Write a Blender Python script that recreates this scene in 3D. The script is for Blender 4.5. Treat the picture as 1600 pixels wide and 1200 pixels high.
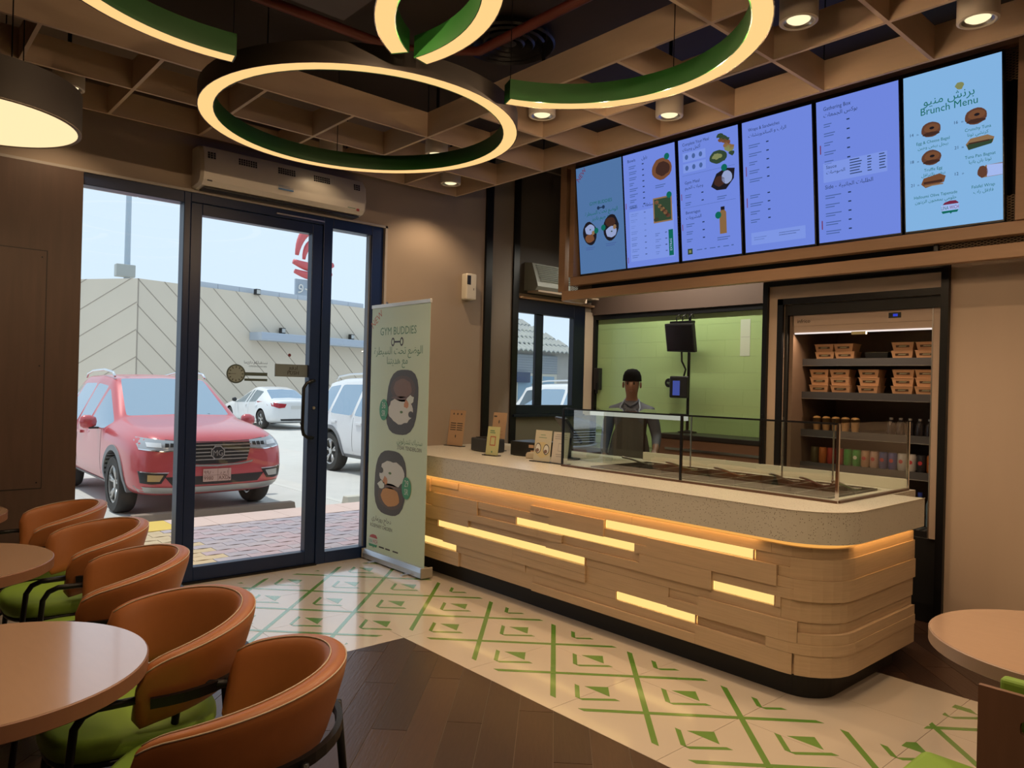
import bpy, bmesh, math, random
from mathutils import Vector, Matrix
from mathutils.bvhtree import BVHTree
random.seed(7)
PI = math.pi
scene = bpy.context.scene
COL = scene.collection
for o in list(bpy.data.objects):
    bpy.data.objects.remove(o)

# ------------------------------------------------------------------ camera, sky, sun, exposure
yaw, pit, rol, FPX = -0.843719915, 0.00257378649, 0.0256398606, 1157.12
fw = Vector((math.sin(yaw)*math.cos(pit), math.cos(yaw)*math.cos(pit), math.sin(pit)))
rt = Vector((math.cos(yaw), -math.sin(yaw), 0))
up = rt.cross(fw)
cr, sr = math.cos(rol), math.sin(rol)
r2, u2 = rt*cr + up*sr, up*cr - rt*sr
cam_d = bpy.data.cameras.new('camera')
cam_d.sensor_fit = 'HORIZONTAL'
cam_d.sensor_width = 36
cam_d.lens = 36*FPX/1600
cam_d.clip_start, cam_d.clip_end = 0.05, 300
cam = bpy.data.objects.new('camera', cam_d)
COL.objects.link(cam)
M = Matrix(((r2.x, u2.x, -fw.x, 5.55), (r2.y, u2.y, -fw.y, 0.0), (r2.z, u2.z, -fw.z, 1.5), (0, 0, 0, 1)))
cam.matrix_world = M
scene.camera = cam

world = bpy.data.worlds.new('sky')
scene.world = world
world.use_nodes = True
bg = world.node_tree.nodes['Background']
bg.inputs[0].default_value = (0.70, 0.84, 0.98, 1)
bg.inputs[1].default_value = 1.05
sun_d = bpy.data.lights.new('sun', 'SUN')
sun_d.energy = 2.4
sun_d.angle = 0.01
sun_d.color = (1, 0.95, 0.86)
sun = bpy.data.objects.new('sun', sun_d)
COL.objects.link(sun)
sun.rotation_euler = Vector((0.30, 0.22, -1.0)).to_track_quat('-Z', 'Y').to_euler()
scene.view_settings.view_transform = 'Standard'
scene.view_settings.look = 'None'
scene.view_settings.exposure = 0.08
scene.view_settings.gamma = 1.0
scene.view_settings.use_curve_mapping = False
LAMP_W = 42.0      # watts of one downlight
RING_W = 4.0       # watts of one LED section of a ring
RING_E = 1.05      # glow of the ring diffusers

# ------------------------------------------------------------------ materials
MATS = {}
def srgb(r, g, b):
    f = lambda c: (c/255/12.92 if c/255 <= 0.04045 else ((c/255+0.055)/1.055)**2.4)
    return (f(r), f(g), f(b))
def mat(name, col, rough=0.5, metal=0.0, var=0.0, scale=8.0, stretch=None, bump=0.0, spec=0.5, coat=0.0, emit=None, es=0.0):
    """Procedural principled material: base colour varied by noise, optional stretched grain and bump."""
    if name in MATS:
        return MATS[name]
    m = bpy.data.materials.new(name)
    m.use_nodes = True
    nt = m.node_tree
    b = nt.nodes['Principled BSDF']
    b.inputs['Base Color'].default_value = (*col, 1)
    b.inputs['Roughness'].default_value = rough
    b.inputs['Metallic'].default_value = metal
    b.inputs['Specular IOR Level'].default_value = spec
    b.inputs['Coat Weight'].default_value = coat
    b.inputs['Coat Roughness'].default_value = 0.08
    if emit:
        b.inputs['Emission Color'].default_value = (*emit, 1)
        b.inputs['Emission Strength'].default_value = es
    if var > 0 or bump > 0:
        tc = nt.nodes.new('ShaderNodeTexCoord')
        mp = nt.nodes.new('ShaderNodeMapping')
        nz = nt.nodes.new('ShaderNodeTexNoise')
        nz.inputs['Scale'].default_value = scale
        nz.inputs['Detail'].default_value = 6
        if stretch:
            mp.inputs['Scale'].default_value = stretch
        nt.links.new(tc.outputs['Object'], mp.inputs[0])
        nt.links.new(mp.outputs[0], nz.inputs['Vector'])
        if var > 0:
            mx = nt.nodes.new('ShaderNodeMix')
            mx.data_type = 'RGBA'
            lo = [max(0, c*(1-var)) for c in col]
            hi = [min(1, c*(1+var)) for c in col]
            mx.inputs[6].default_value = (*lo, 1)
            mx.inputs[7].default_value = (*hi, 1)
            nt.links.new(nz.outputs['Fac'], mx.inputs[0])
            nt.links.new(mx.outputs[2], b.inputs['Base Color'])
        if bump > 0:
            bp = nt.nodes.new('ShaderNodeBump')
            bp.inputs['Strength'].default_value = bump
            bp.inputs['Distance'].default_value = 0.01
            nt.links.new(nz.outputs['Fac'], bp.inputs['Height'])
            nt.links.new(bp.outputs[0], b.inputs['Normal'])
    MATS[name] = m
    return m
def emis(name, col, strength=1.0):
    if name in MATS:
        return MATS[name]
    m = bpy.data.materials.new(name)
    m.use_nodes = True
    nt = m.node_tree
    nt.nodes.clear()
    e = nt.nodes.new('ShaderNodeEmission')
    e.inputs[0].default_value = (*col, 1)
    e.inputs[1].default_value = strength
    out = nt.nodes.new('ShaderNodeOutputMaterial')
    nt.links.new(e.outputs[0], out.inputs[0])
    MATS[name] = m
    return m
def glass(name, tint=(1, 1, 1), ior=1.45, gloss=1.0):
    """Clear pane: transparent, with a Fresnel mirror reflection."""
    if name in MATS:
        return MATS[name]
    m = bpy.data.materials.new(name)
    m.use_nodes = True
    nt = m.node_tree
    nt.nodes.clear()
    t = nt.nodes.new('ShaderNodeBsdfTransparent')
    t.inputs[0].default_value = (*tint, 1)
    g = nt.nodes.new('ShaderNodeBsdfGlossy')
    g.inputs['Color'].default_value = (gloss, gloss, gloss, 1)
    g.inputs['Roughness'].default_value = 0.0
    fr = nt.nodes.new('ShaderNodeFresnel')
    fr.inputs[0].default_value = ior
    mx = nt.nodes.new('ShaderNodeMixShader')
    out = nt.nodes.new('ShaderNodeOutputMaterial')
    ge = nt.nodes.new('ShaderNodeNewGeometry')      # only the outer face of the thin pane mirrors
    inv = nt.nodes.new('ShaderNodeMath')
    inv.operation = 'SUBTRACT'
    inv.inputs[0].default_value = 1.0
    nt.links.new(ge.outputs['Backfacing'], inv.inputs[1])
    mul = nt.nodes.new('ShaderNodeMath')
    mul.operation = 'MULTIPLY'
    nt.links.new(fr.outputs[0], mul.inputs[0])
    nt.links.new(inv.outputs[0], mul.inputs[1])
    nt.links.new(mul.outputs[0], mx.inputs[0])
    nt.links.new(t.outputs[0], mx.inputs[1])
    nt.links.new(g.outputs[0], mx.inputs[2])
    nt.links.new(mx.outputs[0], out.inputs[0])
    MATS[name] = m
    return m
def terrazzo():
    m = mat('terrazzo_stone', (0.60, 0.565, 0.485), 0.35, var=0.06, scale=4)
    nt = m.node_tree
    b = nt.nodes['Principled BSDF']
    src = b.inputs['Base Color'].links[0].from_socket
    tc = nt.nodes.new('ShaderNodeTexCoord')
    vo = nt.nodes.new('ShaderNodeTexVoronoi')
    vo.inputs['Scale'].default_value = 115
    nt.links.new(tc.outputs['Object'], vo.inputs['Vector'])
    rp = nt.nodes.new('ShaderNodeValToRGB')
    rp.color_ramp.elements[0].position = 0.22
    rp.color_ramp.elements[0].color = (1, 1, 1, 1)
    rp.color_ramp.elements[1].position = 0.30
    rp.color_ramp.elements[1].color = (0, 0, 0, 1)
    nt.links.new(vo.outputs['Distance'], rp.inputs[0])
    vc = nt.nodes.new('ShaderNodeSeparateColor')
    nt.links.new(vo.outputs['Color'], vc.inputs[0])
    gt = nt.nodes.new('ShaderNodeMath')
    gt.operation = 'GREATER_THAN'
    gt.inputs[1].default_value = 0.55
    nt.links.new(vc.outputs[0], gt.inputs[0])
    mu = nt.nodes.new('ShaderNodeMath')
    mu.operation = 'MULTIPLY'
    nt.links.new(rp.outputs[0], mu.inputs[0])
    nt.links.new(gt.outputs[0], mu.inputs[1])
    mx = nt.nodes.new('ShaderNodeMix')
    mx.data_type = 'RGBA'
    nt.links.new(mu.outputs[0], mx.inputs[0])
    nt.links.new(src, mx.inputs[6])
    mx.inputs[7].default_value = (0.17, 0.13, 0.09, 1)
    nt.links.new(mx.outputs[2], b.inputs['Base Color'])
    return m

wall_paint = mat('wall_paint_taupe', (0.31, 0.245, 0.19), 0.7, var=0.05, scale=2)
wall_beige = mat('wall_laminate_beige', (0.53, 0.40, 0.30), 0.55, var=0.06, scale=6, stretch=(1, 1, .15))
wall_dark = mat('wall_paint_charcoal', (0.05, 0.042, 0.036), 0.7, var=0.1, scale=3)
wall_grey = mat('wall_paint_greige', (0.19, 0.155, 0.125), 0.7, var=0.05, scale=3)
walnut = mat('walnut_panel', (0.070, 0.039, 0.027), 0.5, var=0.25, scale=5, stretch=(6, 6, .6))
oak = mat('oak_veneer', (0.52, 0.375, 0.24), 0.5, var=0.16, scale=5, stretch=(1.2, 1.2, 22), bump=0.05)
oak_frame = mat('oak_frame', (0.40, 0.24, 0.14), 0.5, var=0.10, scale=5, stretch=(1, 8, 12))
birch = mat('birch_lattice', (0.56, 0.42, 0.30), 0.55, var=0.08, scale=5, stretch=(1, 1, 6))
table_lam = mat('table_laminate', (0.50, 0.32, 0.21), 0.22, var=0.05, scale=4, stretch=(3, 14, 3), spec=0.8, coat=1.0)
table_edge = mat('table_edge_band', (0.25, 0.12, 0.07), 0.4, var=0.12, scale=6, stretch=(4, 4, 1))
black_metal = mat('black_metal', (0.006, 0.006, 0.007), 0.38, 0.0, spec=0.3)
navy_frame = mat('dark_navy_aluminium', (0.007, 0.020, 0.070), 0.32, 0.0, spec=0.4)
black_plastic = mat('black_plastic', (0.012, 0.012, 0.013), 0.35)
black_matt = mat('black_matt', (0.01, 0.009, 0.008), 0.6)
dark_ceiling = mat('dark_brown_ceiling', (0.032, 0.022, 0.017), 0.8, var=0.2, scale=2)
white_plastic = mat('white_plastic', (0.62, 0.58, 0.50), 0.4)
white_metal = mat('white_lamp_metal', (0.60, 0.54, 0.46), 0.45)
steel = mat('brushed_steel', (0.55, 0.53, 0.50), 0.28, 1.0, var=0.05, scale=10)
chrome = mat('chrome', (0.75, 0.75, 0.75), 0.12, 1.0)
leather = mat('tan_leather', (0.36, 0.125, 0.038), 0.42, var=0.08, scale=20, bump=0.03)
stitch = mat('cream_piping', (0.50, 0.40, 0.30), 0.5)
seat_green = mat('green_upholstery', (0.19, 0.33, 0.035), 0.6, var=0.06, scale=12)
tile_white = mat('cream_tile', (0.60, 0.535, 0.46), 0.2, var=0.04, scale=3, spec=0.8, coat=0.9)
tile_green = mat('green_tile_inlay', (0.115, 0.275, 0.045), 0.2, var=0.10, scale=6, spec=0.8, coat=0.9)
grout = mat('dark_grout', (0.16, 0.13, 0.11), 0.8)
floor_woods = [mat('wood_look_plank_%s' % n, c, 0.30, var=0.35, scale=6, stretch=(1.2, 14, 1), bump=0.12, spec=0.4)
               for n, c in (('umber', (0.046, 0.022, 0.014)), ('chestnut', (0.056, 0.028, 0.018)), ('mocha', (0.038, 0.019, 0.013)))]
stone = terrazzo()
clear = glass('clear_pane', (0.97, 0.985, 0.99), 1.42)
case_glass = glass('showcase_glass', (0.93, 0.97, 0.95), 1.5)
front_glass = glass('coated_front_glass', (0.90, 0.96, 0.94), 2.8)
glass_edge = mat('glass_edge_green', (0.20, 0.32, 0.28), 0.15)
warm_strip = emis('warm_light_strip', (1.0, 0.68, 0.22), 1.08)
cove_glow = emis('cove_light_strip', (1.0, 0.46, 0.10), 0.85)
ring_glow = emis('ring_diffuser', (1.0, 0.60, 0.235), RING_E)
disc_glow = emis('disc_diffuser', (1.0, 0.76, 0.42), 1.08)
spot_glow = emis('downlight_lens', (1.0, 0.84, 0.50), 1.15)
ring_green = mat('green_ring_paint', (0.009, 0.068, 0.009), 0.45)
ring_brown = mat('dark_bronze_ring', (0.022, 0.016, 0.012), 0.5)

# ------------------------------------------------------------------ mesh helpers
class MB:
    def __init__(s):
        s.v, s.f, s.m = [], [], []
    def add(s, vs, fs, mi=0):
        n = len(s.v)
        s.v += [tuple(p) for p in vs]
        s.f += [tuple(i+n for i in f) for f in fs]
        s.m += [mi]*len(fs)
        return s
    def box(s, x0, x1, y0, y1, z0, z1, mi=0):
        return s.add([(x0, y0, z0), (x1, y0, z0), (x1, y1, z0), (x0, y1, z0), (x0, y0, z1), (x1, y0, z1), (x1, y1, z1), (x0, y1, z1)],
                     [(0, 3, 2, 1), (4, 5, 6, 7), (0, 1, 5, 4), (1, 2, 6, 5), (2, 3, 7, 6), (3, 0, 4, 7)], mi)
    def prism(s, poly, lo, hi, axis='z', mi=0):
        mk = {'z': lambda a, b, c: (a, b, c), 'y': lambda a, b, c: (a, c, b), 'x': lambda a, b, c: (c, a, b)}[axis]
        area = sum(poly[i][0]*poly[(i+1) % len(poly)][1]-poly[(i+1) % len(poly)][0]*poly[i][1] for i in range(len(poly)))
        if (area < 0) != (axis == 'y'):
            poly = poly[::-1]
        n = len(poly)
        vs = [mk(a, b, lo) for a, b in poly]+[mk(a, b, hi) for a, b in poly]
        fs = [tuple(range(n))[::-1], tuple(range(n, 2*n))]+[(i, (i+1) % n, n+(i+1) % n, n+i) for i in range(n)]
        return s.add(vs, fs, mi)
    def tube(s, pts, r, n=8, closed=False, mi=0):
        pts = [Vector(p) for p in pts]
        k = len(pts)
        rs = r if isinstance(r, (list, tuple)) else [r]*k
        rings = []
        ref = None
        for i, p in enumerate(pts):
            if closed:
                d = pts[(i+1) % k]-pts[i-1]
            else:
                d = pts[min(i+1, k-1)]-pts[max(i-1, 0)]
            d = d.normalized() if d.length > 1e-9 else Vector((0, 0, 1))
            if ref is None:
                ref = Vector((0, 0, 1)) if abs(d.z) < 0.9 else Vector((1, 0, 0))
            a = (ref-d*ref.dot(d)).normalized()
            ref = a
            b = d.cross(a)
            rings.append([p+(a*math.cos(2*PI*j/n)+b*math.sin(2*PI*j/n))*rs[i] for j in range(n)])
        vs = [q for rg in rings for q in rg]
        fs = []
        for i in range(k if closed else k-1):
            for j in range(n):
                i2 = (i+1) % k
                fs.append((i*n+j, i*n+(j+1) % n, i2*n+(j+1) % n, i2*n+j))
        if not closed:
            fs += [tuple(range(n))[::-1], tuple(range((k-1)*n, k*n))]
        return s.add(vs, fs, mi)
    def cyl(s, p0, p1, r, n=16, mi=0):
        return s.tube([p0, p1], r, n, mi=mi)
    def lathe(s, prof, n=24, c=(0, 0, 0), axis='z', mi=0, cap=True):
        vs, fs = [], []
        for r, h in prof:
            for j in range(n):
                a = 2*PI*j/n
                q = (r*math.cos(a), r*math.sin(a), h)
                if axis == 'y':
                    q = (q[0], -q[2], q[1])
                elif axis == 'x':
                    q = (q[2], q[0], q[1])
                vs.append((q[0]+c[0], q[1]+c[1], q[2]+c[2]))
        for i in range(len(prof)-1):
            for j in range(n):
                fs.append((i*n+j, i*n+(j+1) % n, (i+1)*n+(j+1) % n, (i+1)*n+j))
        if cap and prof[0][0] > 1e-5:
            fs.append(tuple(range(n))[::-1])
        if cap and prof[-1][0] > 1e-5:
            fs.append(tuple(range((len(prof)-1)*n, len(prof)*n)))
        return s.add(vs, fs, mi)
    def loft(s, secs, cap=True, closed=True, mi=0):
        n = len(secs[0])
        vs = [p for sc in secs for p in sc]
        fs = []
        for i in range(len(secs)-1):
            for j in range(n if closed else n-1):
                fs.append((i*n+j, i*n+(j+1) % n, (i+1)*n+(j+1) % n, (i+1)*n+j))
        if cap and closed:
            fs += [tuple(range(n))[::-1], tuple(range((len(secs)-1)*n, len(secs)*n))]
        return s.add(vs, fs, mi)
    def poly(s, pts, z=0.0, mi=0):          # flat polygon in the local xy plane
        return s.add([(a, b, z) for a, b in pts], [tuple(range(len(pts)))], mi)
    def rect(s, x0, x1, y0, y1, z=0.0, mi=0):
        return s.poly([(x0, y0), (x1, y0), (x1, y1), (x0, y1)], z, mi)
    def ell(s, cx, cy, rx, ry, z=0.0, n=18, rot=0, wob=0, seed=0, mi=0):
        rd = random.Random(seed)
        pts = []
        for i in range(n):
            a = 2*PI*i/n
            k = 1+wob*(rd.random()-.5)
            x, y = rx*k*math.cos(a), ry*k*math.sin(a)
            pts.append((cx+x*math.cos(rot)-y*math.sin(rot), cy+x*math.sin(rot)+y*math.cos(rot)))
        return s.poly(pts, z, mi)
    def text(s, body, x, y, size, z=0.0, align='l', rot=0, sx=1.0, mi=0):
        vs, fs, w = text_geo(body)
        k = size
        off = {'l': 0, 'c': -w/2, 'r': -w}[align]
        c, sn = math.cos(rot), math.sin(rot)
        out = []
        for a, b in vs:
            p, q = (a+off)*k*sx, b*k
            out.append((x+p*c-q*sn, y+p*sn+q*c, z))
        return s.add(out, fs, mi)
    def xf(s, mtx):
        s.v = [tuple(mtx @ Vector(p)) for p in s.v]
        return s
    def mesh(s, name, mats, smooth=False, angle=None):
        me = bpy.data.meshes.new(name)
        me.from_pydata(s.v, [], s.f)
        ms = mats if isinstance(mats, (list, tuple)) else [mats]
        for m in ms:
            me.materials.append(m)
        if len(ms) > 1:
            me.polygons.foreach_set('material_index', s.m)
        me.update()
        if smooth or angle:
            me.polygons.foreach_set('use_smooth', [True]*len(me.polygons))
            if angle:
                me.set_sharp_from_angle(angle=math.radians(angle))
        return me
    def build(s, name, mats, parent=None, smooth=False, angle=None, bevel=0, seg=2, loc=None, rot=None):
        o = bpy.data.objects.new(name, s.mesh(name, mats, smooth, angle))
        return place(o, parent, bevel, seg, loc, rot)
def place(o, parent=None, bevel=0, seg=2, loc=None, rot=None):
    COL.objects.link(o)
    if parent:
        o.parent = parent
    if loc:
        o.location = loc
    if rot:
        o.rotation_euler = rot
    if bevel:
        b = o.modifiers.new('bevel', 'BEVEL')
        b.width, b.segments, b.limit_method = bevel, seg, 'ANGLE'
        b.angle_limit = math.radians(40)
    return o
def tag(o, label, cat, group=None):
    o['label'] = label
    o['category'] = cat
    if group:
        o['group'] = group
    return o
def thing(name, label, cat, loc=(0, 0, 0), rot=(0, 0, 0), group=None):
    o = bpy.data.objects.new(name, None)
    o.empty_display_size = 0.1
    COL.objects.link(o)
    o.location, o.rotation_euler = loc, rot
    return tag(o, label, cat, group)
def struct(o, parent=None):
    o['kind'] = 'structure'
    return o
def sname(name, label=None):
    o = bpy.data.objects.new(name, None)
    COL.objects.link(o)
    o['kind'] = 'structure'
    if label:
        o['label'] = label
    return o
def copy_tree(o, parent=None):
    c = o.copy()
    COL.objects.link(c)
    c.parent = parent
    for ch in list(o.children):
        copy_tree(ch, c)
    return c

# text -> flat polygons; Arabic is shaped with presentation forms and set right to left
AR = {'ء': (0xFE80, 1), 'آ': (0xFE81, 2), 'أ': (0xFE83, 2), 'إ': (0xFE87, 2), 'ا': (0xFE8D, 2), 'ب': (0xFE8F, 4), 'ة': (0xFE93, 2), 'ت': (0xFE95, 4),
      'ث': (0xFE99, 4), 'ج': (0xFE9D, 4), 'ح': (0xFEA1, 4), 'خ': (0xFEA5, 4), 'د': (0xFEA9, 2), 'ذ': (0xFEAB, 2), 'ر': (0xFEAD, 2), 'ز': (0xFEAF, 2),
      'س': (0xFEB1, 4), 'ش': (0xFEB5, 4), 'ص': (0xFEB9, 4), 'ض': (0xFEBD, 4), 'ط': (0xFEC1, 4), 'ظ': (0xFEC5, 4), 'ع': (0xFEC9, 4), 'غ': (0xFECD, 4),
      'ف': (0xFED1, 4), 'ق': (0xFED5, 4), 'ك': (0xFED9, 4), 'ل': (0xFEDD, 4), 'م': (0xFEE1, 4), 'ن': (0xFEE5, 4), 'ه': (0xFEE9, 4), 'و': (0xFEED, 2),
      'ى': (0xFEEF, 2), 'ي': (0xFEF1, 4)}
def shape(s):
    if not any(c in AR for c in s):
        return s
    out, i = [], 0
    while i < len(s):
        c = s[i]
        if c not in AR:
            out.append(c)
            i += 1
            continue
        prev = i > 0 and s[i-1] in AR and AR[s[i-1]][1] == 4
        if c == 'ل' and i+1 < len(s) and s[i+1] == 'ا':
            out.append(chr(0xFEFC if prev else 0xFEFB))
            i += 2
            continue
        b, k = AR[c]
        nxt = i+1 < len(s) and s[i+1] in AR and k == 4 and AR[s[i+1]][1] > 1
        if k == 1:
            f = 0
        elif prev and nxt:
            f = 3
        elif prev:
            f = 1
        elif nxt:
            f = 2
        else:
            f = 0
        out.append(chr(b+f))
        i += 1
    return ''.join(out[::-1])
_TXT = {}
def text_geo(body):
    if body not in _TXT:
        cu = bpy.data.curves.new('t', 'FONT')
        cu.body = shape(body)
        cu.resolution_u = 2
        ob = bpy.data.objects.new('t', cu)
        COL.objects.link(ob)
        dg = bpy.context.evaluated_depsgraph_get()
        me = bpy.data.meshes.new_from_object(ob.evaluated_get(dg))
        vs = [(v.co.x, v.co.y) for v in me.vertices]
        fs = [tuple(p.vertices) for p in me.polygons]
        x0 = min([v[0] for v in vs] or [0])
        w = max([v[0] for v in vs] or [0])-x0
        _TXT[body] = ([(a-x0, b) for a, b in vs], fs, w)
        bpy.data.objects.remove(ob)
        bpy.data.curves.remove(cu)
        bpy.data.meshes.remove(me)
    return _TXT[body]
def clip(poly, a, b, c):                     # keep a*x+b*y <= c
    out = []
    for i in range(len(poly)):
        p, q = poly[i], poly[(i+1) % len(poly)]
        dp, dq = a*p[0]+b*p[1]-c, a*q[0]+b*q[1]-c
        if dp <= 0:
            out.append(p)
        if dp*dq < 0:
            t = dp/(dp-dq)
            out.append((p[0]+(q[0]-p[0])*t, p[1]+(q[1]-p[1])*t))
    return out
def clip_rect(poly, x0, x1, y0, y1):
    for a, b, c in ((1, 0, x1), (-1, 0, -x0), (0, 1, y1), (0, -1, -y0)):
        poly = clip(poly, a, b, c)
        if len(poly) < 3:
            return []
    return poly
def parea(p):
    return abs(sum(p[i][0]*p[(i+1) % len(p)][1]-p[(i+1) % len(p)][0]*p[i][1] for i in range(len(p))))/2
# ================================================================== the setting: floor
TP = 0.612
floor = struct(MB().box(-0.12, 7.4, -2.6, 6.2, -0.12, -0.004).build('floor', grout))
floor['label'] = 'restaurant floor of cream patterned tiles and wood-look planks'
WX, WY, WY2 = 1.888, 2.456, 4.18        # edges of the plank field
def tile(x0, x1, y0, y1):
    g = 0.0012
    MB().box(x0+g, x1-g, y0+g, y1-g, -0.004, 0).build('floor_tile', tile_white, floor)
ys = [WY-TP*k for k in range(0, 9)]
xs0 = [WX-TP*k for k in range(0, 4)]+[-0.02]
for j in range(8):
    for i in range(len(xs0)-1):
        if ys[j+1] > -2.6:
            tile(xs0[i+1], xs0[i], ys[j+1], ys[j])
rows = [WY, WY+TP, WY+2*TP, WY2]
for j in range(3):
    x = -0.02
    for xe in [WX-TP*2, WX-TP, WX]+[WX+TP*k for k in range(1, 9)]:
        if xe > x+0.05:
            tile(x, xe, rows[j], rows[j+1])
        x = xe
def planks(x0, x1, y0, y1):
    w, L = 0.223, 1.34                   # in x+y and x-y units
    s = 4.477-w*40
    k = 0
    rd = random.Random(3)
    while s < x1+y1+w:
        off = (k*0.45+rd.random()*0.1) % 1.0*L
        d = (x0-y1)-L*2+off+0.16
        while d < x1-y0+L:
            g, e = 0.0022, 0.0022
            P = []
            for ss, dd in ((s+g, d+e), (s+w-g, d+e), (s+w-g, d+L-e), (s+g, d+L-e)):
                P.append(((ss+dd)/2, (ss-dd)/2))
            Q = clip_rect(P, x0+.001, x1, y0, y1-.001)
            if len(Q) >= 3 and parea(Q) > 0.0004:
                c = ((2*s+w+2*d+L)/4, (2*s+w-2*d-L)/4)
                q = [((x-c[0])*math.cos(PI/4)-(y-c[1])*math.sin(PI/4), (x-c[0])*math.sin(PI/4)+(y-c[1])*math.cos(PI/4)) for x, y in Q]
                o = MB().prism(q, -0.004, 0).build('floor_plank', rd.choice(floor_woods), floor)
                o.location = (c[0], c[1], 0)
                o.rotation_euler = (0, 0, -PI/4)
            d += L
        s += w
        k += 1
planks(WX, 7.3, -1.3, WY)
planks(3.4, 7.3, WY2, 5.6)
MB().box(0.0, 3.4, WY2, 6.15, -0.004, 0).build('kitchen_floor_strip', floor_woods[2], floor)

REG = [(0.17, 4.31, 2.565, 3.335), (0.17, 1.78, -1.0, 2.5649), (4.3101, 6.4, 2.565, 4.05)]
def inlay(poly, h=.0007):
    for r in REG:
        q = clip_rect(poly, *r)
        if len(q) >= 3 and parea(q) > 0.00012:
            MB().prism(q, -0.003, h).build('green_inlay', tile_green, floor)
hw = 0.0195
for k in range(-12, 16):
    c = 4.365+TP*k                       # x+y = c
    inlay([(c+3-hw, -3), (c+3+hw, -3), (c-6+hw, 6), (c-6-hw, 6)])
    c = -0.58+TP*k                       # x-y = c
    P = [(c-3-hw, -3), (c-3+hw, -3), (c+6+hw, 6), (c+6-hw, 6)]
    inlay(P, .0011)
for i in range(-12, 14):
    for j in range(-12, 14):
        s, d = 4.365+TP/2+TP*i, -0.58-TP/2+TP*j
        cx, cy = (s+d)/2, (s-d)/2
        if not (0 < cx < 5.6 and -1 < cy < 4.2):
            continue
        if cx > 2.6 and cy < 2.4:
            continue
        t = 0.016
        inlay([(cx-.008-t, cy-.13), (cx-.008+t, cy-.13), (cx-.118+t, cy-.018), (cx-.118-t, cy-.018)])
        inlay([(cx-.008+t*.2, cy-.13), (cx-.008+t*2, cy-.13), (cx+.145, cy+.004), (cx+.145-2*t, cy+.004)])
        inlay([(cx-.082, cy), (cx+.08, cy+.004), (cx, cy+.085)])

# ================================================================== walls
ZC = 3.75
b = MB()
b.box(-.2, 0, -2.6, 1.05, 0, ZC).box(-.2, 0, 1.05, 3.415, 2.845, ZC).box(-.2, 0, 3.415, 4.93, 0, ZC)
b.box(-.2, 0, 4.93, 5.965, 0, 1.215).box(-.2, 0, 4.93, 5.965, 2.385, ZC).box(-.2, 0, 5.965, 6.35, 0, ZC)
wall_l = struct(b.build('wall_left', wall_paint))
wall_l['label'] = 'taupe painted street wall around the glass shopfront'
MB().box(0, 0.008, 4.62, 4.90, 0.9, ZC-.02).build('pilaster_panel', wall_grey, wall_l)
MB().box(0, 0.008, 4.975, 6.14, 2.44, ZC-.02).build('upper_panel', wall_dark, wall_l)
MB().box(0, 0.006, 4.975, 6.14, 0.1, 1.2).build('lower_panel', mat('wall_paint_olive', (0.13, 0.12, 0.085), 0.7), wall_l)
MB().box(0, 0.02, 5.968, 6.14, 1.2, 2.33).build('window_reveal_panel', wall_beige, wall_l)
struct(MB().box(0, .03, 4.54, 4.62, 0.0, ZC-.02).build('trim_1', black_metal))
struct(MB().box(0, .03, 4.90, 4.975, 0.0, ZC-.02).build('trim_2', black_metal))
struct(MB().box(0, .016, .0, 3.44, 2.838, 2.856).box(0, .016, 3.415, 3.438, 0, 2.856).build('trim_3', mat('grey_edge_trim', (.36, .33, .30), .4)))
struct(MB().box(0, .05, 4.98, 6.14, 2.385, 2.405).build('trim_4', oak_frame))
# walnut cladding left of the shopfront, with its service hatch
wp = struct(MB().box(0.001, .045, -2.6, 1.10, 0, 2.83).build('wall_left_cladding', walnut))
wp['label'] = 'dark walnut wall cladding left of the glass shopfront'
hatch = MB().box(.045, .049, .30, .905, .775, 2.28).build('service_hatch', walnut, wp, bevel=.0015)
hl = MB()
for a, c, z0, z1 in ((.295, .30, .77, 2.285), (.905, .91, .77, 2.285)):
    hl.box(.045, .0465, a, c, z0, z1)
hl.box(.045, .0465, .295, .91, .77, .775).box(.045, .0465, .295, .91, 2.28, 2.285)
hl.build('hatch_gap', black_matt, hatch)
for y, z in ((.88, .81), (.88, 2.24), (.33, .81), (.33, 2.24), (.88, 1.55)):
    MB().cyl((.049, y, z), (.0505, y, z), .005, 8).build('screw', black_metal, hatch)

wall_b = struct(MB().box(-.2, 2.54, 6.15, 6.35, 0, ZC).build('wall_back', wall_grey))
wall_b['label'] = 'kitchen end wall with pale green tiled recess'
gt = mat('green_kitchen_tile', (0.36, 0.50, 0.22), 0.3, var=0.07, scale=1.5)
for r in range(9):
    for c in range(6):
        z0, z1 = .9+.155*r, min(.9+.155*(r+1), 2.25)
        x0 = .06-(.2 if r % 2 else 0)+.4*c
        x0, x1 = max(x0, .06), min(x0+.4, 2.05 if False else 2.5)
        if x1 > x0+.02 and z1 > z0:
            MB().box(x0+.0004, x1-.0004, 6.14, 6.151, z0+.0004, z1-.0004).build('wall_tile', gt, wall_b)
struct(MB().box(.0, 2.54, 6.10, 6.15, 2.25, 2.30).box(.0, .055, 6.10, 6.15, 0, 2.25).build('trim_5', black_metal))
MB().box(.0, 2.54, 6.08, 6.149, 2.30, 2.62).build('lintel_board', mat('lintel_brown', (.11, .068, .05), .6), wall_b)
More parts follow.
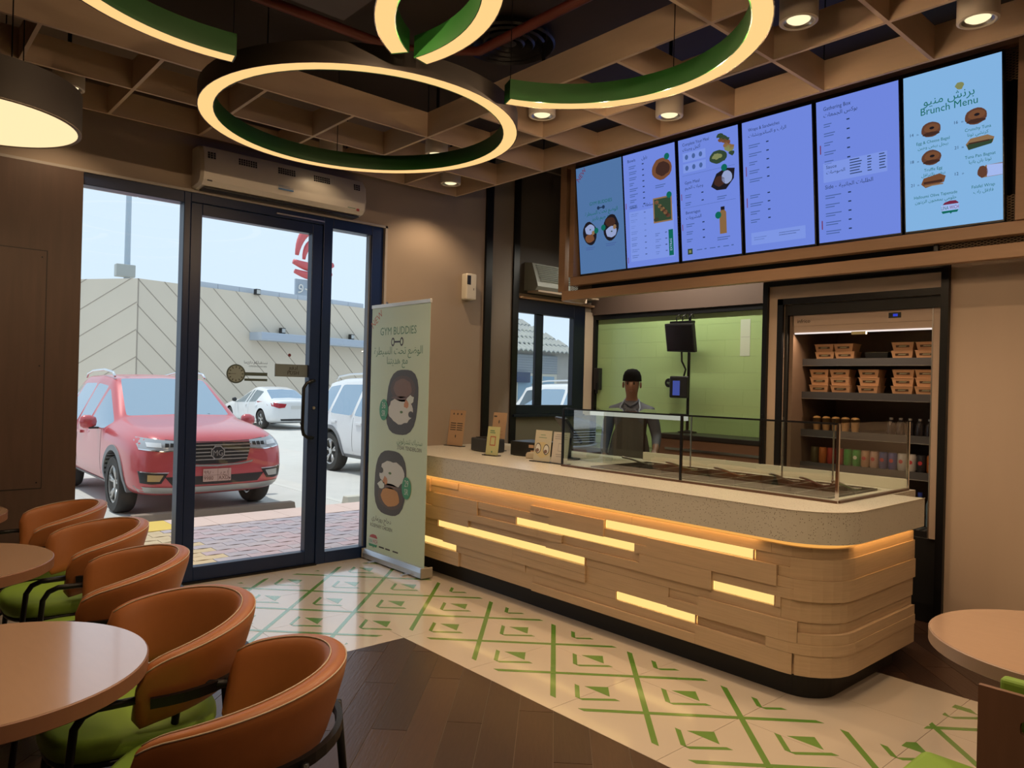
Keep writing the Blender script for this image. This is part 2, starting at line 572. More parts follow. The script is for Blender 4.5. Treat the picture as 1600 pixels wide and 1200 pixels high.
# fridge bay and the laminate wall to its right
b = MB().box(2.54, 2.70, 5.30, 6.35, 0, ZC).box(2.70, 3.80, 5.30, 6.35, 2.17, ZC).box(3.80, 7.4, 5.30, 6.35, 0, ZC).box(2.70, 3.80, 6.2, 6.35, 0, 2.17)
wall_f = struct(b.build('wall_fridge_bay', wall_beige))
wall_f['label'] = 'beige laminate wall housing the open drinks fridge'
t = MB()
t.box(2.535, 2.575, 5.27, 5.30, 0, 2.36).box(2.575, 3.80, 5.27, 5.30, 2.315, 2.36).box(3.80, 3.846, 5.26, 5.30, 0, 2.36)
t.box(2.655, 2.70, 5.275, 5.30, 0, 2.215).box(2.655, 3.80, 5.275, 5.30, 2.17, 2.215)
struct(t.build('trim_6', black_metal))
MB().box(2.70, 3.80, 5.31, 6.2, 2.09, 2.17).box(2.70, 2.722, 5.31, 6.2, 0, 2.09).box(3.785, 3.80, 5.31, 6.2, 0, 2.09).build('bay_lining', black_matt, wall_f)
struct(MB().box(7.3, 7.4, -2.6, 5.3, 0, ZC).build('wall_right', wall_paint))
struct(MB().box(-.2, 7.4, -2.7, -2.6, 0, ZC).build('wall_front', walnut))
ceil = struct(MB().box(-.2, 7.4, -2.7, 6.35, ZC, ZC+.15).build('ceiling', dark_ceiling))
# pipes and ducting in the dark void
duct = tag(MB().box(2.0, 2.5, -2.5, 1.9, ZC-.34, ZC-.02).build('air_duct', mat('duct_grey_brown', (.06, .04, .032), .6)), 'dark square air duct running across the ceiling void', 'duct')
tag(MB().tube([(1.55, -2.4, 3.6), (1.55, 2.5, 3.6), (1.9, 2.9, 3.6), (6.8, 2.9, 3.6)], .03, 8).build('sprinkler_pipe', mat('red_pipe', (.13, .025, .015), .5), smooth=True), 'dull red sprinkler pipe in the dark ceiling void', 'pipe')
d = thing('ceiling_diffuser', 'round black ring air diffuser in the dark ceiling', 'air vent', (1.95, 3.10, ZC-.055))
for r in (.30, .235, .17, .105):
    MB().lathe([(r, .0), (r-.012, -.012), (r-.045, .05), (r-.035, .052)], 32, cap=False).build('diffuser_cone', black_plastic, d, smooth=True, angle=40)
MB().lathe([(.0, -.005), (.05, 0), (.04, .05), (0, .052)], 20).build('diffuser_core', black_plastic, d, smooth=True, angle=40)

# ================================================================== ceiling lattice
GX = [.12+.572*k for k in range(13)]
GY = [4.09, 3.53, 2.965, 2.385, 1.80, 1.22, .65, .08, -.49, -1.06, -1.63, -2.2]
ZG, HG, TG = 3.22, .172, .02
grid = thing('ceiling_lattice', 'suspended pale birch egg-crate ceiling lattice framing a dark open centre', 'ceiling lattice', (0, 0, ZG))
def slat(x0, x1, y0, y1, h=HG):
    MB().box(x0, x1, y0, y1, 0, h).build('lattice_slat', birch, grid)
e = TG/2
xin1, xin2, yin = GX[2], GX[6], GY[2]
XE, YE = GX[-1], GY[-1]
for i, y in enumerate(GY):
    if i <= 2:
        slat(GX[0]-e, XE, y-e, y+e)
    else:
        slat(GX[0]-e, xin1+e, y-e, y+e, HG-.002)
        slat(xin2-e, XE, y-e, y+e, HG-.002)
def yslats(x, y0, y1):
    # one board between two crossing boards (half-lapped look)
    slat(x-e, x+e, y0+e, y1-e, HG-.001)
for k, x in enumerate(GX):
    for i in range(len(GY)-1):
        inside = xin1 < x-.01 and x < xin2-.01 and i >= 2
        if not inside:
            yslats(x, GY[i+1], GY[i])
for x in (GX[0], GX[2], GX[6], GX[8]):
    for y in (GY[0], GY[2], GY[4], GY[6]):
        MB().cyl((x, y, HG), (x, y, ZC-ZG), .004, 6).build('hanger_rod', black_metal, grid)

# ================================================================== shopfront
def pane(name, y0, y1, z0, z1, par, x=-.06, m=clear):
    return MB().box(x-.004, x+.004, y0, y1, z0, z1).build(name, m, par)
x0, x1 = -.11, -.01
w1 = sname('window_1', 'tall fixed glass pane left of the shop door')
MB().box(x0, x1, 1.05, 1.11, 0, 2.845).box(x0, x1, 1.11, 1.752, 2.76, 2.845).box(x0, x1, 1.11, 1.752, 0, .09).box(x0, x1, 1.752, 1.80, 0, 2.845).build('frame', navy_frame, w1, bevel=.004)
pane('pane', 1.10, 1.76, .08, 2.77, w1)
w2 = sname('window_2', 'narrow fixed glass pane right of the shop door')
MB().box(x0, x1, 2.848, 2.93, 0, 2.845).box(x0, x1, 2.93, 3.30, 2.76, 2.845).box(x0, x1, 2.93, 3.30, 0, .095).box(x0, x1, 3.30, 3.413, 0, 2.845).build('frame', navy_frame, w2, bevel=.004)
MB().box(-.075, -.03, 3.285, 3.30, .095, 2.76).build('glazing_bead', mat('grey_bead', (.16, .18, .22), .4), w2)
pane('pane', 2.92, 3.30, .09, 2.77, w2)
d1 = sname('door_1', 'framed glass shop door with a dark pull handle')
MB().box(x0, x1, 1.80, 2.848, 2.775, 2.845).build('door_head', navy_frame, d1, bevel=.004)
MB().box(-.095, -.02, 1.804, 1.884, .012, 2.772).box(-.095, -.02, 2.755, 2.844, .012, 2.772).box(-.095, -.02, 1.884, 2.755, 2.69, 2.772).box(-.095, -.02, 1.884, 2.755, .012, .115).build('door_frame', navy_frame, d1, bevel=.004)
pane('pane', 1.875, 2.765, .105, 2.70, d1)
MB().box(-.12, .012, 1.80, 2.848, 0, .012).build('threshold', black_metal, d1)
hd = MB().tube([(-.02, 2.775, 1.50), (.03, 2.775, 1.50), (.055, 2.74, 1.495), (.055, 2.70, 1.48), (.055, 2.675, 1.44), (.055, 2.672, 1.12), (.055, 2.685, 1.07), (.055, 2.72, 1.045), (.03, 2.775, 1.04), (-.02, 2.775, 1.04)], .0135, 10).build('pull_handle', black_metal, d1, smooth=True)
MB().box(-.03, .0, 2.44, 2.85, 2.795, 2.805).build('closer_rail', steel, d1)
MB().cyl((-.02, 2.80, 1.28), (-.008, 2.80, 1.28), .012, 12).build('lock_cylinder', steel, d1)
# push plate and opening-hours sticker on the door glass (local frame: x = +Y world, y = up, z = +X)
def face_x(o, x, y, z):
    o.matrix_world = Matrix(((0, 0, 1, x), (1, 0, 0, y), (0, 1, 0, z), (0, 0, 0, 1)))
    return o
p = face_x(thing('push_sign', 'grey push plate stuck to the door glass, PUSH and Arabic', 'sign'), -.054, 2.48, 1.527)
MB().box(0, .285, 0, .10, 0, .004).build('sign_plate', mat('sign_grey', (.12, .15, .165), .5), p)
MB().text('PUSH', .152, .018, .042, .0045, 'c').text('ادفع', .152, .058, .045, .0045, 'c').build('lettering', black_matt, p)
p = face_x(thing('hours_sticker', 'round clock-face opening hours sticker with grey stripes on glass', 'sticker'), -.054, 2.174, 1.539)
sg = mat('sticker_olive', (.05, .075, .07), .6)
MB().lathe([(.073, 0), (.073, .001), (.0, .001)], 32).build('clock_rim', sg, p)
MB().lathe([(.062, .001), (.062, .0016), (0, .0016)], 32).build('clock_face', mat('sticker_cream', (.20, .25, .25), .6), p)
ck = MB()
for k in range(12):
    a = k*PI/6
    m2 = Matrix.Rotation(a, 4, 'Z')
    q = MB().rect(-.003, .003, .044, .058, .0019).xf(m2)
    ck.add(q.v, q.f)
ck.rect(-.05, 0, -.0012, .0012, .0019)
ck.build('clock_marks', black_matt, p)
MB().box(.07, .247, -.012, .014, 0, .001).box(.065, .247, -.052, -.034, 0, .001).build('stripe', sg, p)
MB().text('نستقبلكم دائما', .245, .082, .03, .001, 'r').text('OPENING HOURS', .24, .055, .018, .001, 'r').build('lettering', black_matt, p)
p = face_x(thing('alarm_dot', 'small dark red round dot sticker on the door glass', 'sticker'), -.054, 2.60, 1.70)
MB().lathe([(.013, 0), (.013, .001), (0, .001)], 16).build('sticker_disc', mat('dark_red', (.12, .02, .03), .5), p)

kframe = mat('black_navy_aluminium', (.004, .007, .018), .35, spec=.4)
# kitchen window
w3 = sname('window_3', 'small dark-framed sliding kitchen window above the counter')
MB().box(-.05, .02, 4.93, 4.965, 1.215, 2.385).box(-.05, .02, 5.79, 5.965, 1.215, 2.385).box(-.05, .02, 4.965, 5.79, 2.245, 2.385).box(-.05, .03, 4.965, 5.79, 1.215, 1.31).build('frame', kframe, w3, bevel=.004)
MB().box(-.035, .0, 5.25, 5.355, 1.31, 2.245).build('meeting_stile', kframe, w3, bevel=.003)
pane('pane', 4.96, 5.26, 1.30, 2.25, w3, -.015)
pane('pane', 5.35, 5.80, 1.30, 2.25, w3, -.015)
MB().box(0.0, .05, 4.93, 5.965, 1.19, 1.215).build('window_sill', kframe, w3, bevel=.003)
# ================================================================== ring lamps, drum lamp, downlights
ZR, HR = 2.95, .10
def arc_band(r0, r1, z0, z1, a0, a1, n=72):
    closed = abs(a1-a0) >= 359.9
    k = n if closed else n+1
    m = MB()
    vs, fs = [], []
    for i in range(k):
        a = math.radians(a0+(a1-a0)*i/n)
        c, s = math.cos(a), math.sin(a)
        vs += [(r0*c, r0*s, z0), (r1*c, r1*s, z0), (r1*c, r1*s, z1), (r0*c, r0*s, z1)]
    for i in range(n):
        p, q = i*4, ((i+1) % k)*4
        for j in range(4):
            fs.append((p+j, q+j, q+(j+1) % 4, p+(j+1) % 4))
    if not closed:
        fs += [(0, 1, 2, 3), (k*4-1, k*4-2, k*4-3, k*4-4)]
    return m.add(vs, fs)
def point(name, loc, w, col, par, r=.03):
    l = bpy.data.lights.new(name, 'POINT')
    l.energy, l.color, l.shadow_soft_size = w, col, r
    o = bpy.data.objects.new(name, l)
    COL.objects.link(o)
    o.parent = par
    o.location = loc
    return o
def down(name, loc, w, col, par):
    l = bpy.data.lights.new(name, 'SPOT')
    l.energy, l.color, l.spot_size, l.spot_blend, l.shadow_soft_size = w, col, math.radians(165), .5, 0
    o = bpy.data.objects.new(name, l)
    COL.objects.link(o)
    o.parent, o.location = par, loc
    return o
def ring_lamp(label, cx, cy, ro, ri, a0, a1, pw=1.0):
    t = thing('ring_lamp', label, 'pendant lamp', (cx, cy, ZR), group='interlocking ceiling ring lamps')
    arc_band(ri+.004, ro-.004, .002, .012, a0, a1).build('diffuser', ring_glow, t)
    arc_band(ri, ri+.004, 0, HR, a0, a1).build('inner_band', ring_green, t, smooth=True, angle=40)
    arc_band(ro-.004, ro, 0, HR, a0, a1).build('outer_band', ring_brown, t, smooth=True, angle=40)
    arc_band(ri+.004, ro-.004, HR-.006, HR, a0, a1).build('top_cover', ring_brown, t)
    if a1-a0 < 359:
        for a in (a0, a1):
            o = MB().box(ri, ro, -.003, .003, 0, HR).build('end_cap', ring_green, t)
            o.rotation_euler = (0, 0, math.radians(a))
    for k in range(3):
        a = math.radians(a0+(a1-a0)*(k+.35)/3)
        rm = (ri+ro)/2
        MB().cyl((rm*math.cos(a), rm*math.sin(a), HR), (rm*math.cos(a), rm*math.sin(a), ZC-ZR-.003), .0025, 6).build('suspension_wire', black_metal, t)
    nl = max(8, round((a1-a0)/26))
    for k in range(nl):
        a = math.radians(a0+(a1-a0)*(k+.5)/nl)
        rm = (ri+ro)/2
        if pw > 1:
            point('ring_glow_light', (rm*math.cos(a), rm*math.sin(a), -.02), RING_W*pw, (1, .68, .40), t, 0)
        else:
            down('ring_glow_light', (rm*math.cos(a), rm*math.sin(a), -.02), RING_W*pw*1.6, (1, .68, .40), t)
    return t
ring_lamp('full closed ring lamp, glowing warm underneath, nearest the air curtain', 1.785, 2.16, .883, .80, 0, 360, .28)
ring_lamp('open ring lamp arcing in front of the menu screens, green inside', 3.395, 2.19, .80, .715, -146, 158.7, 1.5)
ring_lamp('open ring lamp cut off by the top picture edge on the left', 2.955, 1.11, .835, .75, 169-360, 104, .4)
t = thing('drum_lamp', 'shallow dark drum ceiling lamp with glowing round base at left', 'pendant lamp', (1.215, .42, 2.70))
MB().lathe([(.425, .004), (.425, .19), (.0, .19)], 64).build('drum_shade', mat('drum_taupe', (.045, .036, .029), .6), t, smooth=True, angle=40)
MB().lathe([(.425, .003), (.425, -.002), (.408, -.002), (.408, .003)], 64, cap=False).build('rim', mat('drum_rim', (.22, .18, .14), .4), t, smooth=True, angle=40)
MB().lathe([(0, -.0005), (.408, -.0005), (.408, .003), (0, .003)], 64).build('diffuser', disc_glow, t)
for a in (.3, 2.4, 4.5):
    MB().cyl((.3*math.cos(a), .3*math.sin(a), .19), (.3*math.cos(a), .3*math.sin(a), ZC-2.703), .003, 6).build('suspension_wire', black_metal, t)

for k in range(5):
    a = 2*PI*k/5
    down('drum_glow_light', (.25*math.cos(a), .25*math.sin(a), -.03), RING_W*.7, (1, .68, .38), t)
WARM = (1.0, 0.71, 0.43)
def downlight(x, y, label, k=1.0):
    t = thing('downlight', label, 'ceiling light', (x, y, ZG+.005), group='white cylinder downlights in the lattice')
    MB().lathe([(.066, .0), (.075, -.004), (.086, .0), (.086, .20), (.0, .20)], 28, cap=False).build('housing', white_metal, t, smooth=True, angle=40)
    MB().lathe([(.066, .001), (.06, .012), (.05, .016)], 28, cap=False).build('baffle_ring', steel, t, smooth=True, angle=40)
    MB().lathe([(.052, .010), (.04, .002), (.0, -.002)], 24).build('lens', spot_glow, t, smooth=True)
    MB().cyl((0, 0, .20), (0, 0, ZC-ZG-.005), .012, 8).build('stem', black_metal, t)
    l = bpy.data.lights.new('downlight_beam', 'SPOT')
    l.energy, l.color, l.spot_size, l.spot_blend, l.shadow_soft_size = LAMP_W*k, WARM, math.radians(125), .6, 0
    o = bpy.data.objects.new('downlight_beam', l)
    COL.objects.link(o)
    o.parent = t
    o.location = (0, 0, -.012)
cx = lambda k: (GX[k]+GX[k+1])/2
cy = lambda k: (GY[k]+GY[k+1])/2
for k, i, s in ((0, 5, 'above the drum lamp, nearest the walnut cladding'), (0, 2, 'seen through the closed ring, left of two'), (1, 1, 'seen through the closed ring, right of two'),
                (0, 0, 'below the closed ring, nearest the lattice corner'), (3, 1, 'just under the open ring, above the first menu screen'),
                (4, 0, 'in front of the third menu screen'), (6, 1, 'at the top edge, left of two above the last screens'), (7, 0, 'at the top edge, right of two above the last screens'),
                (9, 1, 'far right of the lattice beyond the picture'), (10, 3, 'out of view, right side of the lattice over the right table'), (9, 6, 'out of view, right side of the lattice behind the viewer'),  # from here on unseen lamps, kept for the light they give the room
                (7, 5, 'out of view, right inner cell of the lattice over the viewer'), (0, 8, 'out of view, left end of the lattice over the walnut cladding'), (1, 9, 'out of view, left back cell of the lattice')):
    downlight(cx(k), cy(i), 'white cylinder downlight ' + s, .07 if (k == 0 and i == 2) else .35 if (k == 0 and i > 0) else .7 if k < 2 else 1.0)

# ================================================================== serving counter
YF, XR, RC = 3.44, 3.96, .24
def outline(d, ns=10):
    """front-left -> corner -> right side, at offset d outside the nominal cladding face"""
    r = RC+d
    c = (XR-RC, YF+RC)
    pts = [(.004, YF-d)]
    for i in range(ns+1):
        a = -PI/2+PI/2*i/ns
        pts.append((c[0]+r*math.cos(a), c[1]+r*math.sin(a)))
    return pts
LF, LA = XR-RC-.004, RC*PI/2
def at_s(s, d):
    if s <= LF:
        return (.004+s, YF-d)
    if s <= LF+LA:
        a = -PI/2+(s-LF)/RC
        return (XR-RC+(RC+d)*math.cos(a), YF+RC+(RC+d)*math.sin(a))
    return (XR+d, YF+RC+(s-LF-LA))
SE = LF+LA+(4.44-YF-RC)
def strip(s0, s1, d0, d1, z0, z1):
    ss = [s0]+[LF+LA*i/8 for i in range(9) if s0+.002 < LF+LA*i/8 < s1-.002]+[s1]
    secs = [[(*at_s(s, d0), z0), (*at_s(s, d1), z0), (*at_s(s, d1), z1), (*at_s(s, d0), z1)] for s in ss]
    return MB().loft(secs)
ct = thing('serving_counter', 'long oak-clad serving counter with rounded corner and glowing slots', 'counter')
MB().prism(outline(-.075)+[(XR-.075, 4.40), (.004, 4.40)], 0, .15).build('kick_plinth', black_matt, ct)
MB().prism(outline(-.03)+[(XR-.03, 4.43), (3.80, 4.43), (3.80, 4.78), (.004, 4.78)], .15, .765).build('carcass', mat('carcass_oak', (.30, .19, .11), .6), ct)
top = MB().prism(outline(.05)+[(XR+.05, 3.94), (.004, 3.94)], .78, .935)
top.box(.004, 1.95, 3.94, 4.80, .78, .935).box(3.72, 3.84, 3.94, 4.80, .78, .935).box(3.84, XR+.05, 3.94, 4.46, .78, .935).box(1.95, 3.72, 4.62, 4.80, .78, .935)
top.build('stone_top', stone, ct)
MB().prism(outline(.052)[:1]+outline(.052)[1:]+[(XR+.052, 4.46), (XR+.046, 4.46)]+outline(.046)[::-1], .9351, .9365).build('top_edge', mat('stone_top_edge', (.58, .50, .40), .3), ct)
strip(.0, SE, -.03, -.012, .754, .7795).build('cove_light', cove_glow, ct)
for x0_, y0_, L_, rz_ in ((1.9, YF-.028, 3.4, 0), (XR+.03, 4.05, .75, PI/2)):
    l = bpy.data.lights.new('cove_beam', 'AREA')
    l.shape, l.size, l.size_y, l.energy, l.color = 'RECTANGLE', L_, .02, .8*L_, (1, .52, .16)
    o = bpy.data.objects.new('cove_beam', l)
    COL.objects.link(o)
    o.parent, o.location, o.rotation_euler = ct, (x0_, y0_, .778), (0, 0, rz_)
RZ = [.135+.0515*k for k in range(13)]
LIT = [(10, 2.576, 3.577), (8, 1.772, 2.816), (5, .868, 2.427), (6, 3.336, 3.697), (2, 2.676, 3.242), (2, .45, 1.12)]
# (row, rows high, start, end, depth)  staggered oak planks
PL = []
rd = random.Random(11)
occ = {r: [] for r in range(12)}
for r, a, c in LIT:
    occ[r].append((a-.004, c-.004))
def fits(r, a, c):
    return all(c <= x+1e-6 or a >= y-1e-6 for x, y in occ[r])
WIDE = [(9, 2, 2.10, 2.572), (10, 2, 1.10, 1.92), (8, 2, 2.90, 3.70), (3, 2, 2.43, 3.05), (6, 2, 2.85, 3.33), (3, 2, 3.25, 3.80), (6, 2, .35, 1.25), (0, 2, 3.24, 3.78),
        (3, 2, .95, 1.75), (0, 2, 1.15, 1.95), (10, 2, .20, .75), (8, 2, .80, 1.35), (7, 2, 3.78, SE), (3, 1, 3.80, SE), (2, 1, 3.65, SE), (0, 2, 3.79, SE), (4, 1, 3.75, SE), (5, 2, 3.72, SE), (11, 1, 3.66, SE), (9, 2, 3.76, SE)]
for r, h, a, c in WIDE:
    if all(fits(r+q, a, c) for q in range(h)):
        PL.append((r, h, a, c))
        for q in range(h):
            occ[r+q].append((a, c))
for r in range(12):
    segs = sorted(occ[r])
    x = 0.0
    free = []
    for a, c in segs:
        if a > x+.01:
            free.append((x, a))
        x = max(x, c)
    if x < SE-.01:
        free.append((x, SE))
    for a, c in free:
        n = max(1, round((c-a)/.9))
        cuts = [a]+sorted(a+(c-a)*(i+rd.uniform(-.25, .25))/n for i in range(1, n))+[c]
        for i in range(n):
            PL.append((r, 1, cuts[i], cuts[i+1]))
for i, (r, h, a, c) in enumerate(sorted(PL)):
    d = rd.choice((0, .006, .012, .018, .022)) if r < 11 else .004
    strip(a, c-.0012, -.03, d, RZ[r]+.0006, RZ[r+h]-.0006).build('oak_plank', oak, ct)
for r, a, c in LIT:
    z0, z1 = RZ[r], RZ[r+1]
    sl = MB().box(a, c-.006, YF+.004, YF+.012, z0+.002, z1-.002).build('light_slot', warm_strip, ct)
    MB().box(a-.003, a, YF-.012, YF+.02, z0, z1).build('slot_end', oak, sl)
    MB().box(c-.008, c-.004, YF-.012, YF+.02, z0, z1).build('slot_end', oak, sl)
    l = bpy.data.lights.new('slot_light', 'AREA')
    l.shape, l.size, l.size_y, l.energy, l.color = 'RECTANGLE', c-a, .045, 2.0*(c-a), (1, .66, .28)
    o = bpy.data.objects.new('slot_light', l)
    COL.objects.link(o)
    o.parent = sl
    o.location = ((a+c)/2, YF+.002, (z0+z1)/2)
    o.rotation_euler = (PI/2, 0, 0)

# food wells sunk in the stone top
SX0, SX1, SY0, SY1, SZ1 = 1.832, 3.815, 3.81, 4.74, 1.345
wl = thing('food_well', 'dark sunken food well with rows of steel pans under glass', 'food well', (0, 0, 0))
MB().box(1.952, 3.718, 3.942, 4.618, .785, .80).build('well_floor', black_metal, wl)
foods = [mat('food_%s' % n, c, .5, var=.3, scale=40, bump=.4) for n, c in (('lettuce', (.05, .12, .02)), ('beet', (.12, .02, .03)), ('olive', (.03, .035, .02)), ('corn', (.35, .22, .03)), ('carrot', (.30, .09, .02)), ('bean', (.08, .04, .02)))]
pan_steel = mat('pan_steel', (.16, .15, .14), .3, .8)
for i in range(9):
    for j in range(2):
        px0, px1 = 1.97+i*.193, 1.97+i*.193+.185
        py0, py1 = (3.96, 4.27) if j == 0 else (4.29, 4.60)
        pn = MB().box(px0, px1, py0, py0+.008, .80, .942).box(px0, px1, py1-.008, py1, .80, .942).box(px0, px0+.008, py0+.008, py1-.008, .80, .942).box(px1-.008, px1, py0+.008, py1-.008, .80, .942).build('steel_pan', pan_steel, wl)
        MB().box(px0+.008, px1-.008, py0+.008, py1-.008, .80, .88+.02*((i*3+j) % 3)).build('salad_filling', foods[(i*5+j*2) % 6], pn)
for i in range(9):
    if i % 2 == 0 or i > 5:
        x = 2.06+i*.193
        tag(MB().tube([(x, 4.52, .93), (x+.01, 4.40, .955), (x+.015, 4.26, .99), (x+.015, 4.18, 1.005)], [.006, .006, .007, .008], 6).lathe([(.0, -.01), (.022, -.008), (.03, .004), (.028, .004), (.0, -.004)], 12, (x, 4.53, .935)).build('serving_spoon', steel, smooth=True),
            'steel serving spoon lying in the food well, %s from the left' % ('first', 'second', 'third', 'fourth', 'fifth', 'sixth', 'seventh')[len([1 for q in range(i) if q % 2 == 0 or q > 5])], 'spoon', 'serving spoons')
gl = thing('glass_showcase', 'low clear glass sneeze guard on the counter with slim steel posts', 'glass case')
MB().box(SX0, SX1, SY0-.003, SY0+.003, .945, SZ1).build('front_pane', front_glass, gl)
MB().box(SX1-.003, SX1+.003, SY0+.003, SY1, .945, SZ1).build('end_pane', case_glass, gl)
MB().box(SX0-.003, SX0+.003, SY0+.003, SY1, .945, SZ1).build('end_pane', case_glass, gl)
MB().box(SX0, SX1, SY0, SY1-.25, SZ1, SZ1+.006).build('top_pane', case_glass, gl)
MB().box(SX0, SX1, SY0-.004, SY0, SZ1-.004, SZ1+.006).build('top_edge_strip', black_metal, gl)
for x, y in ((SX0, SY0), (2.847, SY0), (SX1, SY0), (SX1, SY1), (SX0, SY1), (2.847, SY1)):
    MB().box(x-.007, x+.007, y-.007, y+.007, .936, SZ1).build('post', chrome if x == SX1 else black_metal, gl)
MB().box(SX0, SX1+.006, SY0-.012, SY0+.012, .936, .948).box(SX1-.012, SX1+.012, SY0+.012, SY1, .936, .948).build('base_channel', mat('brown_channel', (.10, .05, .03), .4), gl)
MB().box(SX0, SX1, SY1-.012, SY1+.012, .936, 1.0).build('rear_rail', white_plastic, gl)
for x in (2.45, 3.15, 3.48):
    MB().box(x-.004, x+.004, SY1-.26, SY1-.252, .95, SZ1).build('rear_slider_edge', steel, gl)
MB().box(2.05, 2.84, SY0+.04, SY0+.075, SZ1-.034, SZ1-.004).build('light_bar', emis('case_light', (1, .92, .8), .55), gl)

# ================================================================== bulkhead with menu screens
bk = thing('menu_bulkhead', 'oak-framed bulkhead over the counter carrying the row of menu screens', 'bulkhead', (0, 0, 0))
BX1 = 7.2
MB().box(.625, BX1, 4.98, 5.04, 2.317, 2.400).build('lower_beam', oak_frame, bk, bevel=.002)
MB().box(.575, .655, 4.98, 5.04, 2.400, 3.60).build('end_post', oak_frame, bk, bevel=.002)
MB().box(.575, .655, 5.04, 5.30, 2.317, 2.400).box(.625, 2.5, 5.04, 5.30, 2.380, 2.398).build('soffit_board', wall_beige, bk)
MB().box(.72, 7.1, 5.10, 5.12, 2.40, 3.74).build('back_board', black_matt, bk)
MB().box(.655, 7.1, 4.985, 5.10, 3.56, 3.62).build('top_beam', oak_frame, bk)
fr = MB().box(.755, 4.36, 4.955, 5.035, 2.445, 2.520).build('inner_rail', oak_frame, bk, bevel=.002)
MB().box(.755, .815, 4.93, 5.03, 2.520, 3.56).build('inner_stile', oak_frame, bk, bevel=.002)
MB().box(4.285, 4.36, 4.93, 5.03, 2.520, 3.56).build('inner_stile', oak_frame, bk, bevel=.002)
mesh_m = mat('expanded_metal', (.20, .15, .10), .5, .3)
def lattice_mesh(x0, x1, z0, z1, y, px=.034, pz=.016, t=.0028):
    m = MB()
    nx, nz = int((x1-x0)/px), int((z1-z0)/pz)
    for i in range(nx):
        for j in range(nz):
            a, c = x0+px*i, z0+pz*j
            for (p, q) in (((a, c+pz/2), (a+px/2, c+pz)), ((a+px/2, c), (a+px, c+pz/2)), ((a, c+pz/2), (a+px/2, c)), ((a+px/2, c+pz), (a+px, c+pz/2))):
                m.add([(p[0], y, p[1]-t), (q[0], y, q[1]-t), (q[0], y-.003, q[1]+t), (p[0], y-.003, p[1]+t)], [(0, 1, 2, 3)])
    return m
o = lattice_mesh(3.86, 5.6, 2.400, 2.70, 5.02).build('wire_mesh', mesh_m, bk)
o['kind'] = 'stuff'
o = lattice_mesh(.66, .95, 2.40, 2.53, 5.06).build('wire_mesh', mesh_m, bk)
o['kind'] = 'stuff'
o = lattice_mesh(3.9, 5.6, 3.36, 3.56, 5.02).build('wire_mesh', mesh_m, bk)
o['kind'] = 'stuff'
MB().box(3.84, 3.865, 5.0, 5.06, 2.40, 2.445).build('mesh_frame', black_metal, bk)

TILT = math.atan2(.1, .945)
SW, SH = .535, .955
scr_blue = emis('screen_blue', (.150, .225, .68), 1.0)
scr_pale = emis('screen_panel_pale', (.19, .28, .72), 1.0)
scr_dim = emis('screen_dim_blue', (.075, .16, .34), 1.0)
scr_cyan = emis('screen_cyan', (.21, .42, .70), 1.0)
ink = emis('screen_ink', (.012, .03, .075), 1.0)
ink2 = emis('screen_ink_faint', (.06, .11, .30), 1.0)
inkg = emis('screen_green', (.005, .12, .09), 1.0)
inkw = emis('screen_white', (.34, .45, .80), 1.0)
inkr = emis('screen_red', (.16, .02, .05), 1.0)
fd = {k: emis('screen_food_%s' % k, c, 1.0) for k, c in dict(bowl=(.012, .010, .014), meat=(.05, .022, .016), bread=(.16, .065, .03), leaf=(.03, .055, .03), juice=(.22, .12, .05), rice=(.27, .33, .55), bun=(.11, .045, .028), tan=(.24, .14, .07), yellow=(.20, .22, .09)).items()}
ORD = ('first', 'second', 'third', 'fourth', 'fifth', 'sixth and nearest')
SCR = []
def screen(i, bgm, note):
    x = (.851, 1.403, 1.973, 2.543, 3.111, 3.676)[i]
    t = thing('menu_screen', '%s menu screen from the kitchen window, %s' % (ORD[i], note), 'screen', (x, 4.995, 2.545), (PI/2+TILT, 0, 0), 'row of six menu screens')
    MB().box(-.008, SW+.008, -.014, SH+.014, -.05, -.002).build('bezel', black_plastic, t, bevel=.003)
    MB().rect(0, SW, 0, SH, 0).build('display', bgm, t)
    SCR.append(t)
    return t
class Print:
    """flat print on a panel: lettering joined per ink, every picture shape a piece of its own"""
    def __init__(s, par, z0=.0008, dz=.0004):
        s.par, s.z, s.dz, s.inks = par, z0, dz, {}
    def ink(s, m, layer, kind):
        key = (m.name, layer, kind)
        if key not in s.inks:
            s.inks[key] = (MB(), m)
        mb = s.inks[key][0]
        mb.zz = s.z+s.dz*layer
        return mb
    def rect(s, m, x0, x1, y0, y1, layer=0):
        k = s.ink(m, layer, 'text_rows')
        k.rect(x0, x1, y0, y1, k.zz)
    def ell(s, m, cx, cy, rx, ry, layer=0, **kw):
        MB().ell(cx, cy, rx, ry, s.z+s.dz*layer, **kw).build('printed_shape', m, s.par)
    def poly(s, m, pts, layer=0):
        MB().poly(pts, s.z+s.dz*layer).build('printed_shape', m, s.par)
    def text(s, m, body, x, y, size, align='l', layer=0, rot=0, sx=1.0):
        k = s.ink(m, layer, 'lettering')
        k.text(body, x, y, size, k.zz, align, rot, sx)
    def done(s):
        for (n, l, kind), (mb, m) in s.inks.items():
            o = mb.build(kind, m, s.par)
            if kind == 'text_rows':
                o['kind'] = 'stuff'
def rows_of(P, m, x0, x1, y, n, dy, price=None, seed=0, th=.006):
    rd = random.Random(seed)
    for k in range(n):
        w = (x1-x0)*rd.uniform(.55, 1)
        P.rect(m, x0, x0+w, y-k*dy, y-k*dy+th)
        P.rect(m, x0, x0+w*rd.uniform(.6, .9), y-k*dy-.016, y-k*dy-.016+th)
        if price:
            P.rect(ink, price, price+.02, y-k*dy, y-k*dy+th*1.4)
